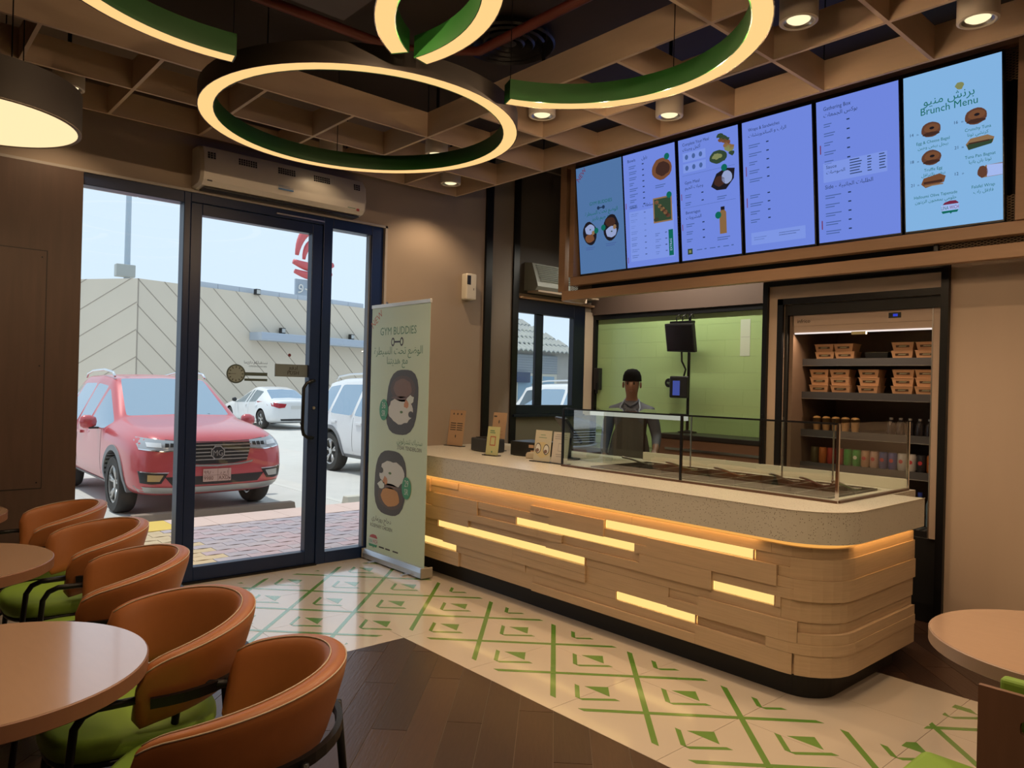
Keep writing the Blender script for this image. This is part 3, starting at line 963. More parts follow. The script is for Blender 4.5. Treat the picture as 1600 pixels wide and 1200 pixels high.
def bowl(P, cx, cy, r, flip=1, mm=fd):
    P.ell(mm['bowl'], cx, cy, r, r*1.28, 1, n=20, wob=.08, seed=2, rot=.2*flip)
    P.ell(mm['rice'], cx+.05*r, cy+.42*r*flip, r*.72, r*.55, 2, n=16, wob=.15, seed=3)
    P.ell(mm['meat'] if flip < 0 else mm['bread'], cx-.02*r, cy-.55*r*flip, r*.66, r*.48, 2, n=16, wob=.15, seed=4)
    P.ell(mm['leaf'], cx+.1*r, cy+.4*r*flip, r*.12, r*.07, 3, n=8)
    P.ell(mm['tan'], cx+.5*r, cy+.0*r, r*.2, r*.25, 3, n=10, wob=.4)
def logo(P, x, y, k, gm, rm, wm, l=1):
    # sandwich badge: red bun, white lettered band, green base
    P.poly(rm, [(x-.42*k, y+.20*k), (x-.30*k, y+.34*k), (x, y+.42*k), (x+.34*k, y+.40*k), (x+.5*k, y+.26*k), (x+.5*k, y+.20*k)], l)
    P.poly(gm, [(x-.5*k, y-.2*k), (x+.5*k, y-.2*k), (x+.42*k, y-.34*k), (x+.12*k, y-.33*k), (x+.06*k, y-.42*k), (x-.02*k, y-.33*k), (x-.42*k, y-.36*k)], l)
    P.rect(wm, x-.52*k, x+.54*k, y-.17*k, y+.17*k, l)
    P.text(gm, 'LINA', x-.50*k, y-.12*k, .33*k, 'l', l+1, sx=.62)
    P.text(rm, 'WICH', x+.52*k, y-.12*k, .33*k, 'r', l+1, sx=.62)

t = screen(0, scr_dim, 'dim, showing two meal bowls')
P = Print(t)
P.text(inkr, 'NEW', .03, SH-.125, .06, rot=.75)
P.text(inkg, 'GYM BUDDIES', .28, .60, .042, 'c')
P.ell(ink, .25, .565, .016, .016); P.ell(ink, .31, .565, .016, .016); P.rect(ink, .25, .31, .560, .570)
P.text(inkg, 'الوضع تحت السيطرة', .28, .515, .047, 'c')
P.text(inkg, 'مع جيم باديز', .28, .465, .047, 'c')
bowl(P, .135, .355, .082, 1); bowl(P, .385, .375, .088, -1)
P.ell(inkg, .215, .37, .026, .026, 4); P.ell(inkg, .30, .385, .026, .026, 4)
rows_of(P, ink2, .08, .20, .225, 1, .03); rows_of(P, ink2, .32, .45, .235, 1, .03)
P.done()
t = screen(1, scr_blue, 'listing bowls and salads')
P = Print(t)
P.text(ink, 'Bowls', .05, .885, .036); P.text(ink, 'باول', .20, .885, .036, 'l')
rows_of(P, ink2, .06, .15, .845, 8, .047, .20, 5)
P.ell(fd['bread'], .40, .77, .098, .088, 1, wob=.1); P.ell(fd['meat'], .41, .77, .068, .058, 2, wob=.2); P.ell(inkg, .455, .86, .026, .026, 3)
rows_of(P, ink2, .33, .44, .64, 1, .03)
P.text(ink, 'Salads', .05, .495, .036); P.text(ink, 'السلطات', .19, .495, .036)
P.rect(scr_pale, .045, .50, .05, .47)
rows_of(P, ink2, .06, .15, .445, 8, .05, .20, 6)
P.rect(fd['tan'], .30, .49, .34, .545, 1); P.rect(fd['leaf'], .312, .478, .352, .533, 2)
for k in range(14):
    P.ell((fd['meat'], fd['juice'], fd['leaf'], fd['bun'])[k % 4], .325+.14*((k*7) % 10)/10, .37+.15*((k*3) % 10)/10, .022, .017, 3, n=8, wob=.4, seed=k)
P.ell(inkg, .465, .55, .026, .026, 4)
P.rect(inkg, .445, .49, .06, .27, 1); P.text(inkw, 'EXTRAS', .476, .10, .028, 'l', 2, rot=PI/2)
rows_of(P, ink2, .31, .38, .25, 4, .05, .41, 7)
P.rect(inkr, .012, .018, .50, .55); P.rect(inkr, .012, .018, .04, .09)
P.done()
t = screen(2, scr_blue, 'with salad bowl, meal tray and juice bottle')
P = Print(t)
P.text(ink, 'Complete Your Meal', .04, .90, .034, sx=.85); P.text(ink, 'أكمل وجبتك', .04, .862, .034)
P.rect(scr_pale, .04, .25, .775, .845); P.rect(scr_pale, .04, .25, .69, .76)
for k in range(3):
    P.ell(ink2, .075+.065*k, .81, .016, .02, 1, n=10); P.ell(ink2, .075+.065*k, .725, .016, .02, 1, n=10)
for k in range(16):
    P.ell((fd['leaf'], fd['yellow'], fd['bread'], fd['leaf'], fd['juice'])[k % 5], .36+.13*((k*7) % 11)/11, .73+.19*((k*5) % 13)/13, .028, .018, 1+k % 2, n=9, wob=.6, seed=k)
P.ell(fd['leaf'], .36, .755, .075, .05, 3, wob=.15); P.ell(fd['yellow'], .35, .76, .04, .022, 4, wob=.5)
P.rect(ink2, .03, .5, .668, .670)
P.text(ink, 'Gym Meal', .05, .60, .034); P.text(ink, 'وجبات الجيم', .05, .56, .034)
rows_of(P, ink2, .05, .14, .51, 2, .06, .20, 8)
P.poly(fd['bowl'], [(.29, .54), (.34, .63), (.42, .66), (.50, .645), (.49, .57), (.42, .50), (.34, .505)], 1); P.ell(fd['rice'], .43, .59, .045, .05, 2, wob=.1); P.ell(fd['meat'], .365, .57, .045, .04, 2, wob=.2); P.ell(inkg, .41, .665, .026, .026, 3)
rows_of(P, ink2, .34, .43, .45, 1, .03)
P.rect(ink2, .03, .5, .415, .417)
P.text(ink, 'Beverages', .05, .365, .034); P.text(ink, 'المشروبات', .05, .325, .034)
rows_of(P, ink2, .05, .15, .28, 3, .06, .20, 9)
P.rect(fd['juice'], .355, .415, .17, .33, 1); P.rect(fd['bowl'], .368, .402, .345, .375, 1); P.poly(fd['juice'], [(.355, .33), (.415, .33), (.40, .35), (.37, .35)], 1); P.ell(inkg, .345, .315, .027, .027, 2)
rows_of(P, ink2, .33, .45, .14, 1, .03)
P.rect(fd['leaf'], .055, .10, .045, .09); P.rect(fd['yellow'], .067, .088, .057, .078, 1)
for k in range(3):
    P.rect(ink2, .14+.12*k, .19+.12*k, .07, .076); P.rect(ink2, .21+.12*k, .23+.12*k, .07, .078)
P.rect(inkr, .012, .018, .48, .53); P.rect(inkr, .012, .018, .24, .29)
P.done()
t = screen(3, scr_blue, 'listing wraps and sandwiches in text only')
P = Print(t)
P.text(ink, 'Wraps & Sandwiches', .05, .88, .034, sx=.85); P.text(ink, 'الراب و الساندويتشات', .05, .838, .034)
rows_of(P, ink2, .05, .17, .775, 5, .062, .19, 12)
rows_of(P, ink2, .05, .17, .41, 4, .06, .19, 13)
P.rect(scr_pale, .05, .47, .05, .14); rows_of(P, ink, .27, .44, .11, 1, .03); rows_of(P, ink2, .07, .18, .10, 1, .03)
P.rect(inkr, .022, .028, .56, .63); P.rect(inkr, .022, .028, .33, .40)
P.done()
t = screen(4, scr_blue, 'listing gathering boxes, sauces and sides')
P = Print(t)
P.text(ink, 'Gathering Box', .05, .885, .037, sx=.85); P.text(ink, 'بوكس الجمعات', .05, .842, .037)
rows_of(P, ink2, .05, .14, .79, 5, .062, .205, 14)
P.rect(scr_pale, .04, .46, .405, .535)
P.text(ink, 'Sauce', .06, .495, .032, layer=1); P.text(ink, 'الصوصات', .06, .46, .032, layer=1)
for k in range(6):
    for a, w in ((.22, .085), (.335, .03), (.41, .045)):
        P.rect(ink, a, a+w*(.75+.25*((k*3) % 4)/4), .52-.018*k, .526-.018*k, 1)
P.text(ink, 'Side -', .05, .36, .036); P.text(ink, 'الطلبات الجانبية', .145, .36, .036)
rows_of(P, ink2, .05, .16, .31, 5, .06, .205, 15)
P.rect(inkr, .02, .027, .60, .66); P.rect(inkr, .02, .027, .09, .15)
P.done()
t = screen(5, scr_cyan, 'the brighter brunch menu')
P = Print(t)
P.ell(fd['yellow'], .315, .825, .022, .022, 0, n=12, wob=.5)
P.text(inkg, 'برنش منيو', .255, .755, .068, 'c'); P.text(inkg, 'Brunch Menu', .255, .700, .062, 'c', sx=.95)
def bagel(x, y, k, seed):
    P.ell(fd['bun'], x, y, .056*k, .046*k, 1, wob=.06, seed=seed); P.ell(fd['bread'], x+.004, y+.008, .042*k, .026*k, 2, wob=.1); P.ell(fd['bowl'], x+.006, y+.008, .014*k, .008*k, 3); P.ell(fd['meat'], x, y-.026*k, .045*k, .012*k, 3, wob=.3)
bagel(.155, .605, 1, 1); bagel(.155, .435, 1, 2); bagel(.40, .625, 1.05, 3)
P.poly(fd['bread'], [(.095, .28), (.11, .315), (.20, .33), (.235, .31), (.225, .275), (.12, .255)], 1); P.rect(fd['meat'], .11, .215, .278, .292, 2); P.rect(fd['tan'], .115, .22, .262, .270, 2)
P.poly(fd['tan'], [(.345, .47), (.37, .50), (.46, .505), (.495, .485), (.485, .455), (.36, .435)], 1); P.poly(fd['leaf'], [(.35, .468), (.49, .475), (.48, .450), (.36, .435)], 2); P.rect(fd['meat'], .36, .47, .468, .476, 3)
P.poly(fd['tan'], [(.42, .30), (.45, .33), (.535, .33), (.535, .26), (.44, .26)], 1); P.ell(fd['bun'], .432, .295, .026, .035, 2, wob=.2); P.poly(inkw, [(.455, .33), (.535, .325), (.535, .262), (.455, .262)], 2)
for s, a, x, y in (('Egg & Cheese Bagel', 'بيجل بيض وجبن', .165, .525), ('Truffle Egg', 'بيض بالترافل', .165, .355), ('Halloumi Olive Tapenade', 'حلومي بمعجون الزيتون', .175, .195), ('Crunchy Tuna', 'كرنشي تونا', .41, .545), ('Tuna Pan Bagnat', 'تونا بان بانيا', .42, .385), ('Falafel Wrap', 'فلافل راب', .435, .205)):
    P.text(inkg, s, x, y, .026, 'c', sx=.92); P.text(inkg, a, x, y-.030, .026, 'c')
for s, x, y in (('14', .035, .585), ('18', .035, .42), ('21', .035, .275), ('16', .285, .605), ('21', .285, .455), ('12', .285, .30)):
    P.text(ink, s, x, y, .026); P.text(ink, 'SR', x+.038, y, .012)
logo(P, .255, .115, .095, inkg, inkr, inkw)
P.done()
# ================================================================== open fridge and its goods
fg = thing('open_fridge', 'tall open display fridge stocked with boxes and cans', 'fridge', (0, 0, 0))
FX0, FX1, FY0, FY1 = 2.728, 3.778, 5.335, 6.12
inner = mat('fridge_liner', (.17, .11, .075), .5, var=.1, scale=20)
header_m = mat('fridge_header', (.47, .35, .27), .35)
shelf_m = mat('fridge_shelf', (.05, .05, .055), .35)
MB().box(FX0, FX1, FY0+.02, FY1, 0, .56).build('base_cabinet', black_plastic, fg, bevel=.004)
MB().box(FX0, FX0+.03, FY0, FY1, .56, 2.09).build('side_wall', inner, fg)
MB().box(FX1-.045, FX1, FY0, FY1, .56, 2.09).build('side_wall', header_m, fg)
MB().box(FX1-.05, FX1-.043, FY0-.004, FY0+.03, .56, 2.09).build('corner_strip', steel, fg)
MB().box(FX0+.03, FX1-.045, FY1-.05, FY1, .56, 2.09).build('back_liner', inner, fg)
hd = MB().box(FX0+.02, FX1-.045, FY0, FY1, 2.005, 2.09).build('header', header_m, fg, bevel=.003)
MB().box(3.45, 3.53, FY0-.004, FY0, 2.035, 2.072).build('temperature_display', black_plastic, hd)
MB().box(3.48, 3.51, FY0-.005, FY0-.004, 2.045, 2.062).build('display_digits', emis('blue_digits', (.03, .05, .5), 1.0), hd)
o = MB().text('infrico', 0, 0, .04, 0).build('maker_name', black_matt, hd)
o.location, o.rotation_euler = (2.79, FY0-.004, 2.03), (PI/2, 0, 0)
MB().box(FX0+.03, FX1-.045, FY0+.005, FY0+.06, 1.955, 2.005).build('light_canopy', header_m, fg)
lt = MB().box(FX0+.04, FX1-.05, FY0+.0, FY0+.012, 1.946, 1.957).build('light_tube', emis('fridge_tube', (1, .88, .82), .9), fg)
MB().box(3.20, 3.30, FY0-.01, FY0+.012, 1.930, 1.950).build('night_blind_grip', mat('pale_yellow_plastic', (.55, .48, .25), .4), fg)
l = bpy.data.lights.new('fridge_light', 'AREA')
l.shape, l.size, l.size_y, l.energy, l.color = 'RECTANGLE', .9, .03, 6.0, (1, .72, .48)
lo = bpy.data.objects.new('fridge_light', l)
COL.objects.link(lo)
lo.parent, lo.location, lo.rotation_euler = lt, (3.25, FY0+.03, 1.94), (math.radians(-35), 0, 0)
for z in (1.763, 1.511, 1.222, .972):
    sh = MB().box(FX0+.03, FX1-.045, 5.50, FY1-.05, z-.02, z).build('shelf', shelf_m, fg)
    MB().box(FX0+.03, FX1-.045, 5.488, 5.50, z-.052, z+.004).build('price_rail', shelf_m, sh)
    MB().box(FX0+.03, FX1-.045, 5.486, 5.4885, z-.052, z-.047).build('rail_edge', steel, sh)
dk = MB().box(FX0+.03, FX1-.045, FY0+.02, FY1-.05, .56, .60).build('deck', black_plastic, fg)
for k in range(24):
    x = FX0+.06+k*.041
    MB().box(x, x+.018, 5.36, 5.50, .60, .606).build('grille_bar', steel, dk)
kraft = mat('kraft_card', (.40, .22, .115), .7, var=.06, scale=20)
kraft_in = mat('box_window_dark', (.06, .03, .015), .3)
glint = mat('box_window_glint', (.30, .28, .18), .15)  # pale colour of the glint painted on the box window
def tbox(mb, cx, cy, z0, w0, d0, w1, d1, h):
    return mb.loft([[(cx-w0/2, cy-d0/2, z0), (cx+w0/2, cy-d0/2, z0), (cx+w0/2, cy+d0/2, z0), (cx-w0/2, cy+d0/2, z0)],
                    [(cx-w1/2, cy-d1/2, z0+h), (cx+w1/2, cy-d1/2, z0+h), (cx+w1/2, cy+d1/2, z0+h), (cx-w1/2, cy+d1/2, z0+h)]])
k0 = thing('food_box', 'x', 'food box')
tbox(MB(), 0, 0, 0, .125, .11, .146, .13, .054).build('tray', kraft, k0)
MB().box(-.075, .075, -.068, .068, .054, .0575).build('lid', kraft, k0)
y0, y1, z0, z1 = -.0612, -.0642, .021, .037
MB().add([(-.045, y0, z0), (.045, y0, z0), (.045, y1, z1), (-.045, y1, z1)], [(0, 1, 2, 3)]).build('front_window', kraft_in, k0)
MB().add([(-.03, y0-.0008, z0+.004), (.02, y0-.0008, z0+.004), (.03, y1-.0008, z1-.004), (-.02, y1-.0008, z1-.004)], [(0, 1, 2, 3)]).build('painted_glint', glint, k0)  # slanted highlight painted as a pale patch
first = True
LV = {1: ('only',), 2: ('lower', 'upper'), 3: ('bottom', 'middle', 'top')}
for shelf, z, stacks in (('top', 1.763, ((2.91, 2, 'leftmost'), (3.062, 2, 'second'), (3.475, 2, 'third'), (3.632, 2, 'rightmost'))),
                         ('second', 1.511, ((2.875, 3, 'leftmost'), (3.035, 3, 'second'), (3.245, 3, 'middle'), (3.48, 3, 'fourth'), (3.634, 3, 'rightmost')))):
    for x, n, nm in stacks:
        for k in range(n):
            o = k0 if first else copy_tree(k0)
            first = False
            o.location = (x+.004*math.sin(x*50+k*2), 5.585, z+.0585*k)
            o.rotation_euler = (0, 0, .03*math.sin(k*3+x*9))
            tag(o, 'kraft food box, %s in the %s stack on the %s fridge shelf' % (LV[n][k], nm, shelf), 'food box', 'kraft food boxes in the fridge')
tag(tbox(MB(), 3.285, 5.62, 1.763, .15, .13, .17, .15, .05).build('black_tray', black_plastic, bevel=.004), 'empty black plastic tray between box stacks on top fridge shelf', 'tray')
NUM = ('first', 'second', 'third', 'fourth', 'fifth', 'sixth', 'seventh', 'eighth', 'ninth', 'tenth', 'eleventh', 'twelfth', 'thirteenth', 'fourteenth')
jar_m = mat('dessert_cup', (.30, .16, .07), .3, var=.2, scale=30)
lid_m = mat('cup_topping', (.50, .30, .12), .4, var=.2, scale=40)
for k in range(5):
    t = thing('dessert_cup', '%s dessert cup with pale topping from the left, third fridge shelf' % NUM[k], 'dessert cup', (2.85+.073*k, 5.56, 1.222), group='dessert cups in the fridge')
    MB().lathe([(.0, 0), (.024, 0), (.031, .085), (.0, .085)], 16).build('cup', jar_m, t, smooth=True, angle=40)
    MB().lathe([(.031, .085), (.033, .09), (.022, .105), (.0, .109)], 16).build('topping', lid_m, t, smooth=True, angle=60)
blk = mat('dark_bottle', (.012, .010, .012), .12)
for k in range(5):
    t = thing('dark_bottle', '%s dark bottle from the left, third fridge shelf right half' % NUM[k], 'bottle', (3.40+.064*k, 5.55, 1.222), group='dark bottles in the fridge')
    MB().lathe([(.0, 0), (.028, .002), (.029, .075), (.02, .095), (.012, .103), (.012, .115), (.0, .116)], 16).build('bottle_body', blk, t, smooth=True, angle=50)
    MB().lathe([(.0135, .107), (.0135, .121), (.0, .122)], 12).build('cap', steel, t, smooth=True, angle=40)
CANS = (('dark olive', (.06, .05, .02)), ('orange', (.35, .10, .02)), ('dull red', (.28, .03, .02)), ('deep red', (.22, .015, .02)), ('green', (.02, .22, .04)), ('green', (.02, .24, .05)), ('tan', (.36, .22, .15)), ('pale pink', (.40, .26, .22)),
        ('blue', (.03, .06, .20)), ('blue', (.03, .06, .24)), ('silver', (.38, .38, .40)), ('silver', (.42, .40, .40)), ('black', (.02, .02, .025)), ('orange', (.35, .12, .03)))
tab_m = mat('can_end', (.6, .6, .6), .25, 1.0)
for k, (n, c) in enumerate(CANS):
    t = thing('drink_can', '%s drink can, %s from the left on the can shelf' % (n, NUM[k]), 'can', (2.845+.0636*k, 5.55, .972), group='drink cans in the fridge')
    MB().lathe([(.0, .0), (.024, .0), (.0305, .012), (.0305, .108), (.026, .119), (.0265, .121)], 18).build('can_body', mat('can_%s' % n.replace(' ', '_')+str(k), c, .3, .3), t, smooth=True, angle=50)
    MB().lathe([(.026, .1205), (.024, .118), (.0, .118)], 18).build('can_end', tab_m, t, smooth=True, angle=40)
    if k >= 5:
        MB().ell(0, 0, .014, .014, 0, 14).build('emblem', mat('can_red', (.32, .02, .03), .4) if k != 5 else mat('can_white', (.5, .5, .45), .4), t, loc=(0, -.0312, .065), rot=(PI/2, 0, 0))
pet = mat('clear_blue_pet', (.10, .16, .22), .1)
capb = mat('blue_cap', (.02, .04, .25), .35)
for k in range(8):
    t = thing('water_bottle', '%s small blue-capped water bottle on the fridge deck' % NUM[k], 'bottle', (3.18+.07*k, 5.56, .60), group='water bottles on the fridge deck')
    MB().lathe([(.0, 0), (.03, .002), (.031, .05), (.028, .07), (.031, .09), (.031, .15), (.02, .19), (.013, .2), (.013, .215), (0, .216)], 16).build('bottle_body', pet, t, smooth=True, angle=50)
    MB().lathe([(.0155, .205), (.0155, .232), (.0, .233)], 14).build('cap', capb, t, smooth=True, angle=40)

# ================================================================== roll-up banner
bn = thing('rollup_banner', 'tall pale green roll-up banner showing two meal bowls beside the counter', 'banner', (.025, 3.30, 0), (PI/2, 0, 0))
BW = .855
bgreen = mat('banner_pale_green', (.56, .67, .50), .45)
MB().box(0, BW, .075, 2.135, -.0015, 0).build('banner_sheet', bgreen, bn)
al = mat('banner_aluminium', (.52, .55, .60), .3, .7)
MB().prism([(-.065, .012), (-.065, .07), (-.04, .085), (.02, .085), (.035, .05), (.035, .012)], -.004, BW+.004, 'z').xf(Matrix(((0, 0, 1, 0), (0, 1, 0, 0), (1, 0, 0, 0), (0, 0, 0, 1)))).build('base_cassette', al, bn)
MB().box(BW+.003, BW+.02, .008, .088, -.07, .038).build('base_end_cap', mat('end_cap_grey', (.30, .28, .24), .5), bn, bevel=.006)
MB().box(-.015, -.0045, .008, .088, -.07, .038).build('base_end_cap', mat('end_cap_grey', (.30, .28, .24), .5), bn, bevel=.004)
MB().box(-.004, BW+.004, 2.125, 2.155, -.012, .006).build('top_rail', mat('banner_top_rail', (.60, .60, .57), .35, .3), bn, bevel=.003)
MB().cyl((.20, .08, -.035), (.20, 2.175, -.02), .008, 10).build('support_pole', steel, bn, smooth=True, angle=40)
for x in (.18, .68):
    MB().box(x-.015, x+.015, 0, .012, -.10, .09).build('foot', al, bn)
pm = lambda n, c: mat('print_'+n, c, .5)
pg, pk, po, pw, pr = pm('dark_green', (.10, .24, .14)), pm('charcoal', (.05, .045, .04)), pm('orange', (.50, .16, .08)), pm('white', (.62, .66, .60)), pm('red', (.40, .07, .06))
pmm = dict(bowl=pm('bowl', (.075, .068, .062)), rice=pm('rice', (.62, .62, .58)), bread=pm('chicken', (.52, .25, .075)), meat=pm('steak', (.20, .12, .09)), leaf=pm('herb', (.10, .18, .06)), tan=pm('carrot', (.55, .25, .12)))
P = Print(bn, .0006, .0006)
P.text(po, 'NEW', .02, 1.955, .085, rot=.62)
P.text(pg, 'GYM BUDDIES', .405, 1.895, .092, 'c', sx=.92)
for x in (.335, .465):
    P.ell(pk, x, 1.835, .026, .036); P.ell(bgreen, x, 1.835, .014, .022, 1)
P.rect(pk, .35, .45, 1.828, 1.842, 2)
P.text(pg, 'الوضع تحت السيطرة', .405, 1.735, .088, 'c'); P.text(pg, 'مع هديتنا', .405, 1.655, .085, 'c')
def meal(cx, cy, w, h, up):
    pts = []
    for i in range(28):
        a = 2*PI*i/28
        r = 1/(abs(math.cos(a))**3+abs(math.sin(a))**3)**(1/3.)
        x, y = w*r*math.cos(a), h*r*math.sin(a)
        pts.append((cx+x+.10*y*(1 if up else .6), cy+y))
    P.poly(pmm['bowl'], pts, 1)
    s = -1 if up else 1
    P.ell(pmm['rice'], cx+.02*s, cy+.27*h*s, w*.80, h*.40, 2, n=26, wob=.14, seed=5)
    P.ell(pm('bowl_well', (.11, .075, .06)), cx+.01, cy-.42*h*s, w*.80, h*.40, 2, n=24)
    P.ell(pmm['meat'] if up else pmm['bread'], cx+.005, cy-.43*h*s, w*.60, h*.30, 3, n=18, wob=.12, seed=7)
    P.ell(pm('rim_shade', (.16, .10, .08)), cx, cy-.13*h*s, w*.7, h*.05, 3, n=16)
    P.ell(pw, cx+w*.55*(1 if up else -1), cy+.10*h*s*(-1 if up else -1), w*.22, h*.13, 4, n=12, wob=.4, seed=8)
    P.ell(pmm['tan'], cx+w*.30*(1 if up else -1), cy+.05*h*s, w*.15, h*.13, 4, n=10, wob=.4, seed=9)
    P.ell(pmm['bowl'], cx+w*.6*(1 if up else -1), cy+.35*h*s, w*.16, h*.10, 4, n=10)
    P.ell(pmm['leaf'], cx, cy+.30*h*s, w*.1, h*.04, 4, n=8)
meal(.49, 1.345, .225, .262, True); meal(.345, .68, .235, .265, False)
for x, y, s in ((.225, 1.275, '36'), (.59, .665, '29')):
    P.ell(pm('badge_green', (.06, .30, .16)), x, y, .066, .088, 5, n=24)
    P.text(pw, s, x, y+.012, .075, 'c', 6, sx=.8); P.text(pw, 'SR', x, y-.052, .068, 'c', 6, sx=.8)
P.text(pg, 'ستيك تندرلوين', .61, 1.015, .060, 'c'); P.text(pk, 'STEAK TENDERLOIN', .61, .965, .044, 'c', sx=.85)
P.text(pk, 'دجاج روزماري', .225, .345, .056, 'c'); P.text(pk, 'ROSEMARY CHICKEN', .225, .285, .042, 'c', sx=.85)
logo(P, .105, .165, .135, pm('badge_green', (.06, .30, .16)), pr, pw, 1)
for a, c in ((.20, .28), (.30, .37), (.41, .49)):
    P.rect(pk, a, c, .127, .139)
P.done()

# ================================================================== things on the counter
CZ = .9352
def card(name, label, x, y, w, h, rz, m, lean=.12, base=.06):
    t = thing(name, label, 'card stand', (x, y, CZ+.006), (PI/2-lean, 0, 0))
    t.rotation_euler = (PI/2-lean, 0, rz)
    MB().box(-w/2, w/2, .0, h, -.003, 0).build('card', m, t)
    r = Matrix.Rotation(-(PI/2-lean), 4, 'X')
    MB().box(-w/2-.012, w/2+.012, -.03, base-.03, -.005, .0005).xf(r).build('foot_plate', black_plastic, t)
    return t
kc = mat('kraft_print_card', (.42, .27, .17), .6)
t = card('counter_card', 'tall kraft card on the counter with dark lines, beside the banner', .135, 4.13, .20, .325, .12, kc)
P = Print(t, .0006)
for k in range(4):
    P.rect(pk, -.078, -.008, .20-.02*k, .208-.02*k); P.rect(pk, .006, .078, .20-.02*k, .208-.02*k)
for x in (-.05, 0, .05):
    P.ell(pk, x, .29, .009, .009)
P.ell(pk, 0, .085, .007, .014); P.done()
t = card('counter_card', 'second kraft card behind the black card terminal box', .66, 4.19, .16, .325, .1, kc)
P = Print(t, .0006)
P.rect(pk, -.07, -.035, .285, .297); P.ell(pk, -.005, .245, .007, .016)
for k in range(3):
    P.rect(pm('kraft_faint', (.32, .19, .11)), -.05, .05, .16-.03*k, .165-.03*k)
P.done()
t = card('counter_card', 'small pale green card leaning on the black box', 1.0, 3.845, .135, .228, .1, mat('card_pale_green', (.50, .50, .27), .5))
P = Print(t, .0006)
P.rect(pg, -.04, .01, .19, .198); P.rect(pg, -.04, .02, .175, .182)
P.rect(pr, -.03, .03, .075, .15); P.rect(mat('card_pale_green', (.5, .5, .27), .5), -.023, .023, .082, .143, 1)
P.ell(pg, 0, .025, .008, .008); P.done()
t = card('counter_card', 'cream menu card with two bowl pictures next to the glass case', 1.552, 3.868, .165, .232, .06, mat('card_cream', (.52, .48, .36), .5))
P = Print(t, .0006)
P.rect(pg, -.03, .02, .195, .199); P.rect(pg, -.045, .035, .175, .179)
P.ell(pm('map_sand', (.56, .47, .25)), 0, .085, .07, .06, wob=.2)
for x, c in ((-.043, .095), (.04, .09)):
    P.ell(pmm['bowl'], x, c, .03, .04, 1, wob=.1); P.ell(pmm['rice'], x, c, .024, .033, 2, wob=.1); P.ell(pmm['meat'], x-.004, c-.015, .016, .014, 3)
P.done()
t = card('counter_card', 'white leaflet card against the left end of glass case', 1.722, 3.885, .155, .228, .06, mat('card_white', (.55, .50, .44), .5))
P = Print(t, .0006)
gy = pm('grey', (.30, .28, .26))
for y, w in ((.205, .05), (.19, .06), (.175, .06), (.06, .04), (.045, .035)):
    P.rect(gy, -w, w, y, y+.005)
P.rect(gy, -.022, .022, .085, .145); P.rect(mat('card_white', (.55, .50, .44), .5), -.018, .018, .089, .141, 1); P.done()
t = thing('receipt_printer', 'matt black receipt printer box on the counter behind green card', 'printer', (.70, 3.97, CZ), (0, 0, -.08))
MB().box(-.14, .14, 0, .16, .004, .115).build('printer_body', mat('charcoal_plastic', (.03, .034, .042), .4), t, bevel=.01)
MB().box(-.11, .11, .03, .12, .115, .122).build('printer_lid', black_plastic, t, bevel=.003)
MB().box(-.12, .12, .02, .14, 0, .004).build('rubber_foot', black_matt, t)
t = thing('cash_drawer_box', 'low black till box with paper tags by the kitchen window', 'till', (1.03, 4.02, CZ), (0, 0, .12))
MB().box(0, .30, 0, .26, .004, .118).build('till_body', black_plastic, t, bevel=.008)
MB().box(.20, .25, -.004, 0, .075, .098).box(.22, .27, -.004, 0, .03, .055).build('paper_tag', kc, t)
MB().box(.02, .28, .02, .24, 0, .004).build('rubber_foot', black_matt, t)
t = thing('card_reader', 'small cream card reader lying on the counter', 'card reader', (1.33, 4.0, CZ), (0, 0, .4))
MB().prism([(-.05, .0), (.05, .0), (.05, .03), (.03, .045), (-.04, .05), (-.05, .03)], -.045, .045, 'y').build('reader_body', mat('cream_plastic', (.46, .40, .30), .4), t, bevel=.008)
MB().box(-.052, -.05, -.03, .03, .01, .03).build('reader_slot', black_matt, t)
t = thing('pos_terminal', 'dark tilted till screen on a stand in front of kitchen window', 'till screen', (1.52, 4.20, CZ), (0, 0, 2.6))
MB().lathe([(.0, 0), (.09, 0), (.09, .012), (.02, .02), (.02, .17), (0, .17)], 20).build('stand', black_plastic, t, smooth=True, angle=40)
o = MB().box(-.17, .17, -.012, .012, -.10, .13).build('screen_housing', black_plastic, t, bevel=.006)
o.location, o.rotation_euler = (0, 0, .22), (math.radians(-35), 0, 0)

# ================================================================== wall fittings
t = thing('air_curtain', 'white air curtain unit mounted over the shop door', 'air curtain', (0, 0, 0))
prof = [(.0, 2.86), (.15, 2.87), (.185, 2.90), (.20, 2.98), (.185, 3.10), (.15, 3.145), (.06, 3.165), (0, 3.165)]
m = MB()
secs = [[(x*s, y, 3.01+(z-3.01)*s) for x, z in prof] for y, s in ((1.795, .90), (1.815, 1), (3.10, 1), (3.12, .9))]
m.loft(secs).build('housing', white_plastic, t, smooth=True, angle=35)
for y0, y1 in ((1.84, 1.90), (2.06, 2.20), (2.36, 2.50), (2.65, 2.79), (3.0, 3.06)):
    o = MB()
    k = y0
    n = max(3, int((y1-y0)/.016))
    for i in range(n):
        for j in range(3):
            a = y0+(y1-y0)*i/n
            z = 3.102-.0165*j
            x = .1865+.0022*j
            o.box(x-.006, x+.0015, a, a+(y1-y0)/n*.72, z-.0125, z)
    o = o.build('intake_grille', black_plastic, t)
    o['kind'] = 'stuff'
MB().box(.03, .14, 1.84, 3.08, 2.852, 2.862).build('outlet_slot', black_plastic, t)
q = Print(t, 0)
bl = pm('blue', (.05, .16, .36))
MB().box(.1995, .2015, 2.36, 2.48, 2.935, 2.947).build('blue_label', bl, t)
